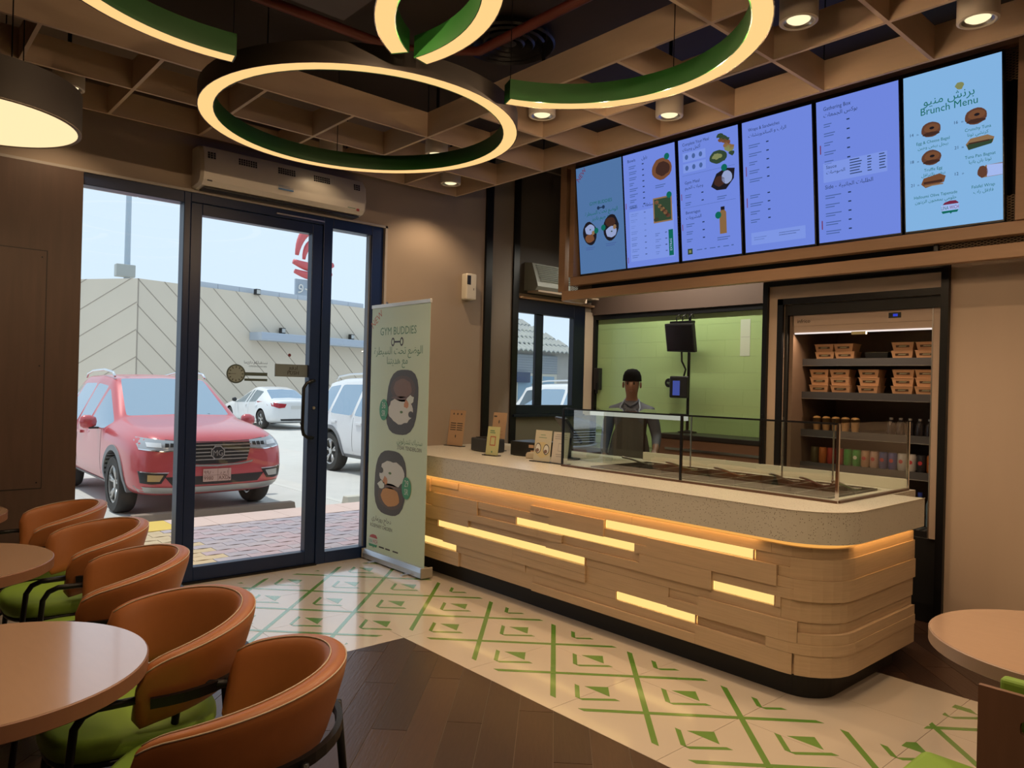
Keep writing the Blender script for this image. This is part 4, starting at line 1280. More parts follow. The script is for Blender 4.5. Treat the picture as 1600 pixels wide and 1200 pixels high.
MB().box(.1965, .1985, 2.36, 2.48, 2.955, 2.957).box(.1965, .1985, 2.36, 2.45, 2.965, 2.967).build('label_line', bl, t)
MB().box(.1865, .1885, 3.03, 3.055, 2.89, 2.91).build('red_mark', pr, t)
MB().box(.187, .189, 2.95, 3.02, 2.905, 2.91).build('green_mark', pg, t)
MB().box(.186, .1885, 1.84, 1.875, 2.895, 2.905).build('side_mark', pk, t)
t = thing('wall_dispenser', 'small white air freshener box on the wall beside black strip', 'dispenser', (0, 4.325, 2.30))
MB().box(.0, .085, -.06, .06, 0, .245).build('dispenser_body', white_plastic, t, bevel=.012, seg=3)
MB().box(.083, .088, -.055, -.012, .14, .225).build('dark_window', black_plastic, t, bevel=.003)
MB().box(.084, .087, .02, .026, .09, .11).build('small_mark', pk, t)
t = thing('split_air_conditioner', 'grey split air conditioner with louvred top above kitchen window', 'air conditioner', (0, 0, 0))
MB().loft([[(.0, y, 2.47), (.17, y, 2.46), (.21, y, 2.50), (.20, y, 2.54), (.12, y, 2.74), (0, y, 2.76)] for y in (5.06, 5.98)]).build('housing', mat('ac_grey', (.20, .21, .19), .5), t)
for k in range(9):
    f = k/9
    x, z = .202-.078*f, 2.552+.18*f
    MB().add([(x, 5.10, z), (x, 5.96, z), (x+.012, 5.96, z+.010), (x+.012, 5.10, z+.010), (x-.004, 5.10, z+.004), (x-.004, 5.96, z+.004), (x+.008, 5.96, z+.015), (x+.008, 5.10, z+.015)],
             [(0, 1, 2, 3), (7, 6, 5, 4), (0, 4, 5, 1), (3, 2, 6, 7), (0, 3, 7, 4), (1, 5, 6, 2)]).build('louvre', mat('louvre_grey', (.26, .28, .26), .4), t)
MB().box(.05, .21, 5.07, 5.97, 2.445, 2.462).build('outlet_flap', mat('flap_beige', (.34, .25, .18), .5), t)

# ================================================================== kitchen behind the counter
t = thing('monitor_pole', 'black kitchen monitor pole with tilted screen before the green wall', 'monitor stand', (1.37, 5.98, 0))
MB().cyl((0, 0, 1.10), (0, 0, 2.25), .014, 10).build('pole', black_metal, t, smooth=True, angle=40)
MB().lathe([(0, 1.095), (.09, 1.095), (.09, 1.105), (.016, 1.12), (0, 1.12)], 20).build('pole_foot', black_metal, t, smooth=True, angle=40)
o = MB().box(-.18, .18, -.02, .02, -.135, .135).build('screen_housing', black_plastic, t, bevel=.006)
o.location, o.rotation_euler = (-.03, -.10, 2.0), (math.radians(12), .05, -.15)
MB().box(-.165, .165, -.0215, -.02, -.12, .12).build('dark_display', mat('dark_display', (.006, .006, .007), .2), o)
MB().box(-.19, .06, -.06, .0, 2.14, 2.165).build('bracket_arm', black_metal, t)
for x in (-.13, -.06, .02):
    MB().tube([(x, -.03, 2.165), (x, -.04, 2.20), (x+.03, -.03, 2.23), (x+.03, -.01, 2.20)], .006, 6).build('cable_loop', black_plastic, t, smooth=True)
MB().tube([(-.05, -.05, 1.87), (-.06, -.03, 1.78), (-.02, -.02, 1.70), (-.05, -.02, 1.60)], .01, 6).build('cable', black_plastic, t, smooth=True)
t = thing('kitchen_tablet', 'small black tablet with blue screen on a wall arm', 'tablet', (1.32, 5.90, 1.53))
MB().box(-.105, .105, -.015, .015, -.105, .105).build('tablet_case', black_plastic, t, bevel=.02, seg=3)
MB().box(-.06, .02, -.017, -.015, -.08, .06).build('blue_display', emis('tablet_blue', (.05, .07, .28), 1.0), t)
MB().cyl((-.10, .0, .03), (-.22, .12, .04), .012, 8).build('arm', black_plastic, t, smooth=True, angle=40)
MB().cyl((-.225, .14, .04), (-.225, .23, .04), .045, 16).build('wall_rosette', black_plastic, t, smooth=True, angle=40)
t = thing('door_latch_box', 'small black latch box on the green wall edge', 'latch', (.11, 6.10, 1.60))
MB().box(-.035, .035, -.03, .03, -.12, .12).build('latch_body', black_plastic, t, bevel=.008)
MB().box(.005, .03, -.045, -.03, -.16, -.04).build('latch_lever', black_metal, t, bevel=.004)
paper = mat('wall_paper_sheet', (.50, .56, .44), .6)
for x, s in ((1.87, 'left'), (2.09, 'right')):
    t = thing('wall_notice', 'white paper notice on the green wall, %s of the pair' % s, 'paper', (x, 6.1385, 2.0), (PI/2, 0, 0), 'notices on the green wall')
    MB().box(-.05, .05, -.17, .17, -.001, .001).build('sheet', paper, t)
    MB().box(-.045, .045, .005, .008, .001, .0014).build('fold_line', gy, t)
bc = thing('back_worktop', 'brown back worktop with black equipment before the green wall', 'worktop', (0, 0, 0))
MB().box(.10, 2.52, 5.62, 6.09, .86, .90).build('worktop_slab', steel, bc, bevel=.003)
MB().box(.12, 2.50, 5.64, 6.09, 0, .86).build('cabinet_body', mat('cabinet_brown', (.16, .085, .055), .5), bc)
t = thing('kitchen_oven', 'low brown countertop oven with black top in the kitchen', 'oven', (1.86, 5.86, .90))
MB().box(-.60, .62, -.20, .20, 0, .15).build('oven_body', mat('oven_brown', (.20, .10, .065), .4), t, bevel=.006)
MB().box(-.61, .63, -.21, .21, .15, .195).build('oven_top', black_plastic, t, bevel=.006)
MB().box(-.5, .5, -.215, -.205, .05, .07).build('oven_handle', steel, t)
kl = thing('kitchen_strip_lamp', 'slim kitchen strip lamp under the bulkhead soffit', 'ceiling light', (1.35, 5.55, 2.95))
MB().box(-.75, .75, -.04, .04, 0, .05).build('lamp_body', white_metal, kl)
MB().box(-.74, .74, -.035, .035, -.012, 0).build('lamp_diffuser', emis('kitchen_tube', (1, .95, .82), 1.6), kl)
for x in (-.6, .6):
    MB().cyl((x, 0, .05), (x, 0, .79), .004, 6).build('lamp_rod', black_metal, kl)
l = bpy.data.lights.new('kitchen_light', 'AREA')
l.shape, l.size, l.size_y, l.energy, l.color = 'RECTANGLE', 1.45, .06, 26, (1, .93, .78)
lo = bpy.data.objects.new('kitchen_light', l)
COL.objects.link(lo)
lo.parent, lo.location = kl, (0, 0, -.02)
# ================================================================== tables and tub chairs
TZ, TR = .72, .407
def round_table(x, y, label, z=TZ):
    t = thing('round_table', label, 'table', (x, y, 0), group='round tables')
    MB().lathe([(0, z-.008), (TR-.004, z-.008), (TR-.004, z), (0, z)], 72).build('table_top', table_lam, t)
    MB().lathe([(0, z-.045), (TR-.004, z-.045), (TR, z-.042), (TR, z-.003), (TR-.0035, z-.0004), (TR-.0035, z-.012)], 72).build('edge_band', table_edge if x < 4.5 else mat('edge_band_pale', (.33, .225, .17), .4, var=.08), t, smooth=True, angle=40)
    MB().cyl((0, 0, .02), (0, 0, z-.045), .038, 20).build('pedestal', black_metal, t, smooth=True, angle=40)
    MB().lathe([(0, 0), (.23, 0), (.23, .008), (.05, .022), (0, .022)], 36).build('base_plate', black_metal, t, smooth=True, angle=40)
    MB().box(-.15, .15, -.03, .03, z-.055, z-.045).build('top_bracket', black_metal, t)
    return t
round_table(3.18, .256, 'round table in the left foreground, largest of the three left tables')
round_table(1.78, .266, 'round table at left edge, second from the viewer')
round_table(.46, .27, 'round table cut by the left edge, nearest the walnut cladding')
round_table(5.0, 2.90, 'round pale-edged table at the right picture edge')

def tub_back(n=40, na=10):
    """upholstered wrap-round back: a swept rounded band, tall behind, lower at the arm ends"""
    secs = []
    for i in range(n+1):
        u = -1+2*i/n                       # -1 .. 1 round the back
        a = u*math.radians(112)
        ax, ay = .275, .265
        x, y = ax*math.sin(a), ay*math.cos(a)
        if abs(u) > .82:                   # arms run straight forward
            a0 = math.copysign(.82, u)*math.radians(112)
            f = (abs(u)-.82)/.18
            x, y = ax*math.sin(a0)*1.0, ay*math.cos(a0)-f*.07
        k = math.cos(min(1, abs(u))*PI/2)**.75 if abs(u) < 1 else 0
        zt = .665+.105*k
        zb = .475+.055*k
        th = .026+.010*k
        nx, ny = math.sin(a)/ax, math.cos(a)/ay
        if abs(u) > .82:
            nx, ny = math.copysign(1, u), 0
        L = math.hypot(nx, ny)
        nx, ny = nx/L, ny/L
        flare = .035                       # top leans outward
        end = 1.0
        if abs(u) > .93:
            end = math.sqrt(max(.02, 1-((abs(u)-.93)/.07)**2))
        zm, zh = (zt+zb)/2, (zt-zb)/2*(.55+.45*end)
        sec = []
        for j in range(2*na):
            b = 2*PI*j/(2*na)
            c, s = math.cos(b), math.sin(b)
            px = math.copysign(abs(c)**.6, c)*th*(.4+.6*end)
            pz = math.copysign(abs(s)**.45, s)*zh
            lean = flare*(pz/zh if zh else 0)
            sec.append((x+nx*(px+lean), y+ny*(px+lean), zm+pz))
        secs.append(sec)
    return secs
_secs = tub_back()
def chair_proto():
    t = thing('tub_chair', 'x', 'chair', (0, 0, 0), group='tan leather tub chairs')
    MB().loft(_secs).build('backrest', leather, t, smooth=True, angle=60)
    na = 10
    pip = MB().tube([Vector(s[na//2+1])*.5+Vector(s[na//2+2])*.5+Vector((0, 0, .001)) for s in _secs[1:-1]], .003, 6)
    pip.tube([Vector(s[na//2-1])*.5+Vector(s[na//2])*.5+Vector((0, 0, .001)) for s in _secs[1:-1]], .003, 6)
    sm = []
    for off in (na//2-2, na//2+1):
        m = MB().tube([Vector(s[off])+Vector((0, 0, .0015)) for s in _secs[1:-1]], .0022, 6)
        sm.append(m)
    for m in sm:
        m.build('piping', stitch, t, smooth=True)
    # seat cushion
    sp = []
    for i in range(36):
        a = 2*PI*i/36
        c, s = math.cos(a), math.sin(a)
        r = 1/(abs(c)**3.2+abs(s)**3.2)**(1/3.2)
        sp.append((.245*r*c, .245*r*s-.05))
    m = MB()
    secs = []
    for z, k in ((.405, .90), (.41, .97), (.425, 1), (.45, 1), (.465, .97), (.472, .90), (.476, .6), (.477, .05)):
        secs.append([(x*k, (y+.05)*k-.05, z) for x, y in sp])
    m.loft(secs).build('seat_cushion', seat_green, t, smooth=True, angle=60)
    MB().tube([(x*.93, (y+.05)*.93-.05, .398) for x, y in sp], .010, 8, closed=True).build('seat_ring', black_metal, t, smooth=True)
    # tube frame: front legs rise and bend back under the arms, hoop carries the back
    for s in (-1, 1):
        MB().tube([(s*.245, -.275, 0), (s*.262, -.245, .30), (s*.275, -.225, .535), (s*.278, -.205, .568), (s*.28, -.17, .583), (s*.285, -.05, .585)], .0115, 10).build('front_leg', black_metal, t, smooth=True)
        MB().tube([(s*.20, .33, 0), (s*.185, .290, .40), (s*.178, .272, .585)], .0115, 10).build('rear_leg', black_metal, t, smooth=True)
        MB().tube([(s*.257, -.255, .20), (s*.18, .0, .392)], .007, 8).build('brace', black_metal, t, smooth=True)
    hoop = []
    for i in range(25):
        a = (-1+2*i/24)*math.radians(98)
        hoop.append((.318*math.sin(a), .310*math.cos(a), .580))
    m = MB()
    ring = []
    for x, y, z in hoop:
        L = math.hypot(x, y)
        nx, ny = x/L, y/L
        ring.append([(x-nx*.008, y-ny*.008, z-.014), (x+nx*.008, y+ny*.008, z-.014), (x+nx*.008, y+ny*.008, z+.014), (x-nx*.008, y-ny*.008, z+.014)])
    m.loft(ring).build('back_hoop', black_metal, t)
    return t
ch = chair_proto()
SPOT = [(3.60, .735, -41, 'tub chair in the foreground, nearest to the viewer, back fully in view'),
        (3.02, .72, -6, 'tub chair second from the viewer, behind the foreground table'),
        (2.20, .775, -14, 'tub chair third from the viewer, between the two left tables'),
        (1.46, .82, -2, 'tub chair fourth from the viewer, behind the second table'),
        (.72, .80, -4, 'tub chair farthest from the viewer, beside the walnut cladding')]
for i, (x, y, a, lb) in enumerate(SPOT):
    o = ch if i == 0 else copy_tree(ch)
    o.location = (x, y, 0)
    o.rotation_euler = (0, 0, math.radians(a))
    tag(o, 'tan leather '+lb, 'chair', 'tan leather tub chairs')

# plywood chairs at the right table
ply = mat('plywood_walnut', (.20, .105, .062), .4, var=.14, scale=5, stretch=(8, 8, 1))
def ply_chair(x, y, rz, label):
    t = thing('plywood_chair', label, 'chair', (x, y, 0), (0, 0, rz))
    # back panel with an oval hand slot: built as a ring of quads round the slot
    W, Z0, Z1 = .22, .50, .86
    N = 32
    def ov(i, rx, rz_, cz):
        a = 2*PI*i/N
        return (rx*math.cos(a), cz+rz_*math.sin(a))
    outer, innr = [], []
    for i in range(N):
        a = 2*PI*i/N
        c, s = math.cos(a), math.sin(a)
        if i % 8 == 4:
            outer.append((math.copysign(W, c), (Z0+Z1)/2+math.copysign((Z1-Z0)/2, s)))
        else:
            r = 1/max(abs(c)/W, abs(s)/W)
            outer.append((r*c, (Z0+Z1)/2+r*s*(Z1-Z0)/2/W))
        innr.append((math.copysign(.140*abs(c)**.5, c), .79+math.copysign(.024*abs(s)**.5, s)))
    vs, fs = [], []
    for yy in (-.007, .007):
        vs += [(px, yy, pz) for px, pz in outer]+[(px, yy, pz) for px, pz in innr]
    for i in range(N):
        j = (i+1) % N
        fs += [(i, j, N+j, N+i), (2*N+j, 2*N+i, 3*N+i, 3*N+j), (j, i, 2*N+i, 2*N+j), (N+i, N+j, 3*N+j, 3*N+i)]
    MB().add(vs, fs).build('back_panel', ply, t, loc=(0, -.20, 0))
    sl = MB().box(-.19, .19, -.012, .022, .52, .876).build('back_pad', seat_green, t, bevel=.01, seg=3, loc=(0, -.158, 0))
    MB().box(-.21, .21, -.19, .20, .425, .445).build('seat_board', ply, t, bevel=.006)
    MB().box(-.20, .20, -.165, .205, .446, .485).build('seat_pad', seat_green, t, bevel=.016, seg=3)
    for sx in (-1, 1):
        MB().tube([(sx*.19, .18, 0), (sx*.18, .16, .425)], .012, 10).build('leg', black_metal, t, smooth=True)
        MB().tube([(sx*.19, -.25, 0), (sx*.19, -.185, .43), (sx*.19, -.183, .74)], .012, 10).build('leg', black_metal, t, smooth=True)
    return t
ply_chair(5.236, 2.10, 0, 'walnut plywood chair with oval hand slot at the right edge')
t = thing('low_stool', 'low stool with green cushion at the bottom edge, beside plywood chair', 'stool', (4.855, 2.335, 0))
MB().box(-.155, .155, -.155, .155, .36, .42).build('stool_cushion', seat_green, t, bevel=.028, seg=4)
MB().box(-.14, .14, -.14, .14, .34, .36).build('stool_board', ply, t, bevel=.004)
for sx in (-1, 1):
    for sy in (-1, 1):
        MB().tube([(sx*.13, sy*.13, 0), (sx*.12, sy*.12, .34)], .012, 10).build('leg', black_metal, t, smooth=True)

# ================================================================== the person behind the counter
skin = mat('skin', (.15, .075, .05), .5)
shirt = mat('navy_grey_shirt', (.045, .055, .085), .7, var=.1, scale=10)
trous = mat('dark_trousers', (.02, .02, .022), .8)
def person(loc, rz):
    t = thing('person', 'person in black cap and dark apron standing behind the glass case', 'person', loc, (0, 0, rz))
    V, E_, Rr = [], [], []
    def v(x, y, z, r, par=None, ry=None):
        V.append((x, y, z))
        Rr.append((r, ry or r))
        if par is not None:
            E_.append((par, len(V)-1))
        return len(V)-1
    pel = v(0, 0, .90, .135, None, .11)
    wai = v(0, -.01, 1.05, .140, pel, .105)
    che = v(0, -.01, 1.22, .165, wai, .11)
    sho = v(0, .0, 1.325, .120, che, .090)
    nek = v(0, .015, 1.395, .043, sho)
    hd0 = v(0, -.018, 1.470, .056, nek, .066)
    hd1 = v(0, -.012, 1.545, .074, hd0, .090)
    hd2 = v(0, .0, 1.605, .066, hd1, .080)
    for s in (-1, 1):
        sh = v(s*.155, .01, 1.295, .070, sho)
        sh = v(s*.190, .0, 1.235, .060, sh)
        if s > 0:      # his left arm reaches forward to the well
            el = v(s*.225, -.01, 1.09, .048, sh)
            wr = v(s*.235, -.20, .985, .030, el)
            hb = v(s*.232, -.27, .970, .030, wr, .016)
            dx, dy, dz = 0, -1, -.12
        else:
            el = v(s*.222, .02, 1.07, .048, sh)
            wr = v(s*.215, -.14, .92, .030, el)
            hb = v(s*.18, -.20, .905, .030, wr, .016)
            dx, dy, dz = .4, -.9, -.1
        for k, (o_, L) in enumerate(((-.027, .060), (-.009, .075), (.010, .072), (.028, .055))):
            f1 = v(V[hb][0]+o_, V[hb][1]-.045, V[hb][2]-.004, .0095, hb)
            f2 = v(V[f1][0]+dx*L*.4, V[f1][1]+dy*L*.5, V[f1][2]-.010, .0085, f1)
            v(V[f2][0]+dx*L*.3, V[f2][1]+dy*L*.4, V[f2][2]-.020, .0075, f2)
        th = v(V[hb][0]-s*.036, V[hb][1]+.0, V[hb][2]-.006, .0105, hb)
        v(V[th][0]-s*.018, V[th][1]-.040, V[th][2]-.012, .009, th)
        hp = v(s*.09, .0, .84, .10, pel)
        kn = v(s*.10, -.01, .48, .062, hp)
        an = v(s*.10, .02, .09, .042, kn)
        v(s*.105, -.12, .045, .036, an)
    me = bpy.data.meshes.new('person_body')
    me.from_pydata(V, E_, [])
    ob = bpy.data.objects.new('person_body_tmp', me)
    COL.objects.link(ob)
    md = ob.modifiers.new('skin', 'SKIN')
    md.use_smooth_shade = True
    for i, sv in enumerate(me.skin_vertices[0].data):
        sv.radius = Rr[i]
        sv.use_root = (i == 0)
    ss = ob.modifiers.new('sub', 'SUBSURF')
    ss.levels = ss.render_levels = 2
    dg = bpy.context.evaluated_depsgraph_get()
    m2 = bpy.data.meshes.new_from_object(ob.evaluated_get(dg))
    bpy.data.objects.remove(ob)
    m2.name = 'person_body'
    m2.materials.clear()
    for m in (shirt, skin, trous):
        m2.materials.append(m)
    # sculpt a nose, brow and chin into the head surface
    for q in m2.vertices:
        x, y, z = q.co
        if z > 1.42 and y < -.04:
            f = -y/.09
            q.co.y -= .020*math.exp(-(x/.012)**2-((z-1.515)/.016)**2)
            q.co.y -= .010*math.exp(-(x/.010)**2-((z-1.54)/.02)**2)
            q.co.y += .007*math.exp(-((abs(x)-.028)/.014)**2-((z-1.545)/.012)**2)
            q.co.y -= .008*math.exp(-(x/.022)**2-((z-1.478)/.008)**2)
    for p in m2.polygons:
        c = p.center
        p.material_index = 1 if (c.z > 1.395 or (abs(c.x) > .12 and c.y < -.16)) else (2 if c.z < .92 and abs(c.x) < .2 else 0)
        p.use_smooth = True
    body = bpy.data.objects.new('body', m2)
    place(body, t)
    # cap, ears, eyes, mask-less mouth, apron
    MB().lathe([(.0, .078), (.040, .072), (.066, .050), (.080, .015), (.084, -.030), (.080, -.032), (.076, .005), (.04, .06)], 24, cap=False).xf(Matrix.Diagonal((.99, 1.18, 1, 1))).build('cap', mat('black_cloth_cap', (.003, .003, .0035), .9, spec=.1), t, smooth=True, angle=60, loc=(0, 0, 1.600))
    for s in (-1, 1):
        MB().lathe([(0, -.005), (.011, -.004), (.012, .0), (0, .003)], 12).xf(Matrix.Diagonal((.6, 1, 1, 1)) @ Matrix.Rotation(PI/2, 4, 'X')).build('eye', mat('dark_eye', (.01, .008, .007), .2), t, smooth=True, loc=(s*.028, -.088, 1.548))
        MB().lathe([(.0, -.012), (.02, -.008), (.024, 0), (.015, .006), (0, .006)], 14).xf(Matrix.Rotation(s*PI/2, 4, 'Y') @ Matrix.Diagonal((1.2, .7, 1, 1))).build('ear', skin, t, smooth=True, loc=(s*.078, -.005, 1.535))
    MB().box(-.022, .022, -.006, .0, -.003, .003).build('mouth', mat('lips', (.10, .04, .035), .5), t, bevel=.002, loc=(0, -.091, 1.482))
    # beard shadow / hair at the nape
    # apron: a curved bib and skirt in front of the body
    secs = []
    for z, w, y in ((1.27, .085, -.122), (1.22, .10, -.128), (1.10, .15, -.135), (1.0, .17, -.140), (.85, .19, -.148), (.62, .20, -.155)):
        row = []
        for i in range(9):
            u = -1+i/4
            row.append((w*u, y+.05*u*u, z))
        secs.append(row+[(px, py+.006, pz) for px, py, pz in row[::-1]])
    MB().loft(secs).build('apron', mat('charcoal_apron', (.032, .032, .033), .8, var=.1, scale=8), t, smooth=True, angle=50)
    for s in (-1, 1):
        MB().tube([(s*.08, -.122, 1.265), (s*.085, -.09, 1.345), (s*.06, .01, 1.41), (s*.03, .06, 1.40)], .007, 6).build('apron_strap', mat('pale_blue_strap', (.20, .26, .36), .7), t, smooth=True)
    MB().tube([(-.058, -.015, 1.395), (-.042, -.058, 1.375), (0, -.078, 1.350), (.042, -.058, 1.375), (.058, -.015, 1.395), (.042, .05, 1.41), (-.042, .05, 1.41)], .010, 8, closed=True).build('collar', shirt, t, smooth=True)
    return t
person((1.40, 5.10, 0.0), math.radians(32))
# ================================================================== outdoors: ground, pavement, canopy
asphalt = mat('sunlit_asphalt', (.56, .55, .52), .9, var=.10, scale=3)
GZ = -.15
lot = struct(MB().box(-90, -2.8, -40, 60, GZ-.2, GZ).build('ground_parking_lot', asphalt))
lot['label'] = 'sunlit grey parking lot in front of the shop'
side = struct(MB().box(-2.8, -.2, -12, 22, GZ-.1, -.045).build('ground_sidewalk', mat('paver_joint_sand', (.13, .10, .10), .9)))
side['label'] = 'paved sidewalk outside the shop door'
pav = [mat('mauve_paver_%s' % n, c, .85, var=.12, scale=9) for n, c in (('grey', (.40, .345, .37)), ('rose', (.43, .33, .355)), ('slate', (.37, .33, .37)))]
sand = mat('sand_paver', (.52, .40, .25), .85, var=.12, scale=9)
PLn, PWd = .29, .145
def paver_mesh(name, m):
    prof = [(0, 0), (.25, .10), (.5, 0), (.75, -.10), (1, 0)]
    g = .0035
    lo = [(g+p*(PLn-2*g), q*PWd+g) for p, q in prof]
    hi = [(g+p*(PLn-2*g), q*PWd+PWd-g) for p, q in prof]
    poly = [(-b, a) for a, b in lo]+[(-b, a) for a, b in hi[::-1]]
    return MB().prism(poly, -.04, 0).mesh(name, m)
pms = [paver_mesh('paver', m) for m in pav]
psand = paver_mesh('paver', sand)
cells = []
for i in range(14):
    for j in range(22):
        x = -.22-PWd*i
        y = 1.0+PLn*(j+(.5 if i % 2 else 0))
        if y+PLn > 6.6:
            continue
        cells.append((x, y, psand if y+PLn/2 < 2.38 else pms[(i*7+j*5+(i*j) % 4) % 3]))
for x, y, me in cells[:300]:
    o = bpy.data.objects.new('paver', me)
    COL.objects.link(o)
    o.parent = side
    o.location = (x, y, -.03)
for k in range(16):
    y0 = .9+.4*k
    MB().box(-2.79, -2.26, y0+.002, y0+.398, -.045, -.028).build('kerb_slab', mat('pink_kerb_slab', (.62, .47, .42), .85, var=.06, scale=5) if y0 > 2.2 else mat('yellow_kerb_slab', (.66, .46, .10), .8), side)
cream_stop = mat('cream_concrete', (.55, .52, .44), .8)
for y0, y1, m, nm in ((2.35, 4.25, mat('brown_concrete', (.26, .195, .15), .9, var=.1, scale=6), 'brown concrete wheel stop under the nose of the red car'),
                  (5.0, 6.9, cream_stop, 'cream concrete wheel stop right of the red car')):
    o = MB().prism([(-3.30, GZ), (-3.34, GZ+.10), (-3.46, GZ+.10), (-3.50, GZ)], y0, y1, 'y').build('wheel_stop', m, bevel=.008)
    tag(o, nm, 'wheel stop')
for k in range(7):
    y = 5.05+2.65*(k-3)
    m = struct(MB().box(-8.2, -3.5, y-.05, y+.05, GZ, GZ+.003).build('ground_line_%d' % (k+1), mat('faded_line_paint', (.60, .59, .55), .8)))
can = thing('entrance_canopy', 'pale panelled soffit of the canopy above the shopfront outside', 'canopy', (0, 0, 0))
MB().box(-1.22, -.2, -4, 12, 3.015, 3.75).build('canopy_box', mat('canopy_white', (.60, .56, .52), .6), can)
for k in range(27):
    y = -3.2+.55*k
    MB().box(-1.20, -.21, y+.006, y+.544, 3.0, 3.015).build('soffit_panel', mat('soffit_panel', (.58, .50, .47), .5), can)

# ================================================================== outdoors: buildings and signs
bw = mat('beige_render', (.68, .60, .49), .9, var=.05, scale=.6)
jm = mat('dark_joint', (.36, .31, .26), .9)  # joint lines, a darker beige than the render
coping = mat('pale_blue_metal', (.46, .52, .60), .5)
bld = thing('chevron_building', 'long beige building with chevron joints behind the parked cars', 'building', (-26, 8.26, GZ))
def wall_face(p0, ang, L, H, nm, joints):
    f = MB().box(0, L, 0, 2.0, 0, H).build(nm, bw, bld)
    f.location, f.rotation_euler = (p0[0], p0[1], 0), (0, 0, ang)
    for (s0, z0, s1, z1) in joints:
        pts = [(s0, z0), (s1, z1)]
        d = Vector((s1-s0, z1-z0)).normalized()
        n = Vector((-d.y, d.x))*.022
        q = [(s0+n.x, z0+n.y), (s1+n.x, z1+n.y), (s1-n.x, z1-n.y), (s0-n.x, z0-n.y)]
        q = clip_rect(q, 0, L, 0, H)
        if len(q) >= 3:
            MB().prism(q, -.012, .01, 'y').build('wall_joint', jm, f)
    return f
H = 5.50
# right face runs off at 12 degrees; its outward normal looks towards the shop
J = [(1.08*k*1.0, H, 1.08*k+H*1.05, 0) for k in range(-5, 16)]
fr_ = wall_face((0, 0), PI/2+math.radians(12), 24, H, 'facade', [(24-a, b, 24-c, d) for a, b, c, d in []])
fr_.rotation_euler = (0, 0, 0)
# orient: local x along the face, local y away from the viewer
u = Vector((-.208, .978, 0))
nrm = Vector((-.978, -.208, 0))
fr_.matrix_basis = Matrix(((u.x, nrm.x, 0, 0), (u.y, nrm.y, 0, 0), (0, 0, 1, 0), (0, 0, 0, 1)))
for (s0, z0, s1, z1) in J:
    d = Vector((s1-s0, z1-z0)).normalized()
    n = Vector((-d.y, d.x))*.014
    q = clip_rect([(s0+n.x, z0+n.y), (s1+n.x, z1+n.y), (s1-n.x, z1-n.y), (s0-n.x, z0-n.y)], 0, 24, 0, H)
    if len(q) >= 3:
        MB().prism(q, -.012, .01, 'y').build('wall_joint', jm, fr_)
for s0 in (0.02,):
    MB().box(s0, s0+.04, -.012, .01, 0, H).build('wall_joint', jm, fr_)
fl = MB().box(0, 9, 0, 2.0, 0, H).build('facade', bw, bld)
u2_ = Vector((-.838, -.546, 0))
n2_ = Vector((-.546, .838, 0))
fl.matrix_basis = Matrix(((u2_.x, n2_.x, 0, 0), (u2_.y, n2_.y, 0, 0), (0, 0, 1, 0), (0, 0, 0, 1)))
for k in range(-2, 8):
    for s0, s1, z0, z1 in ((0, 2.9, 1.08*k+.25, 1.08*k-1.2), (2.9, 6, 1.08*k-1.2, 1.08*k+.4)):
        d = Vector((s1-s0, z1-z0)).normalized()
        n = Vector((-d.y, d.x))*.014
        q = clip_rect([(s0+n.x, z0+n.y), (s1+n.x, z1+n.y), (s1-n.x, z1-n.y), (s0-n.x, z0-n.y)], 0, 9, 0, H)
        if len(q) >= 3:
            MB().prism(q, -.012, .01, 'y').build('wall_joint', jm, fl)
MB().box(2.88, 2.92, -.012, .01, 0, H).build('wall_joint', jm, fl)
# coping bands, set-back parapet, wall canopy, floodlights
for s in range(9):
    MB().box(2.6+1.05*s, 3.63+1.05*s, .3, .8, H, H+.26).build('parapet_panel', coping, fr_)
MB().box(1.2, 13.5, .25, .9, H-.16, H).build('roof_edge', mat('pale_render', (.55, .54, .50), .8), fr_)
cn = MB().box(5.06, 14, -.9, .0, 3.60-GZ-.35, 3.60-GZ).build('wall_canopy', coping, fr_)
MB().box(5.06, 14, -.92, -.9, 3.60-GZ-.30, 3.60-GZ-.05).build('canopy_fascia', mat('canopy_fascia_blue', (.40, .46, .55), .5), cn)
for s, z, m in ((5.33, 5.45, 'w'), (6.65, 3.80, 'c'), (10.82, 3.80, 'c')):
    fl2 = MB().box(s-.12, s+.12, -.30 if m == 'c' else -.2, -.1 if m == 'c' else 0, z-.0, z+.26).build('floodlight', black_plastic, fr_, bevel=.02)
    MB().box(s-.09, s+.09, -.315 if m == 'c' else -.215, -.30 if m == 'c' else -.2, z+.04, z+.22).build('floodlight_glass', mat('lamp_glass', (.5, .5, .48), .2), fl2)
t = thing('street_light_pole', 'tall pale street light pole with box behind the beige building', 'street light', (-34, 9.87, GZ))
MB().tube([(0, 0, 0), (0, 0, 16)], [.17, .10], 10).build('pole', mat('pole_grey_blue', (.42, .50, .58), .5), t, smooth=True, angle=40)
MB().box(-.1, .35, -.55, .30, 6.45, 7.05).build('lamp_box', mat('lamp_box_grey', (.42, .44, .42), .5), t, bevel=.03)
t = thing('rooftop_sign', 'red curved rooftop emblem sign with white letters behind the building', 'sign', (-38, 20.3, GZ))
rm = mat('sign_red', (.62, .12, .13), .4)
MB().tube([(0, 1.35+1.15*math.cos(a), 9.15+2.1*math.sin(a)) for a in [PI*.95-PI*.9*i/18 for i in range(19)]], [.12+.2*math.sin(PI*i/18) for i in range(19)], 10).build('outer_arch', rm, t, smooth=True)
MB().tube([(0, 1.40+.72*math.cos(a), 9.15+1.25*math.sin(a)) for a in [PI*.97-PI*.94*i/14 for i in range(15)]], [.10+.14*math.sin(PI*i/14) for i in range(15)], 10).build('inner_arch', rm, t, smooth=True)
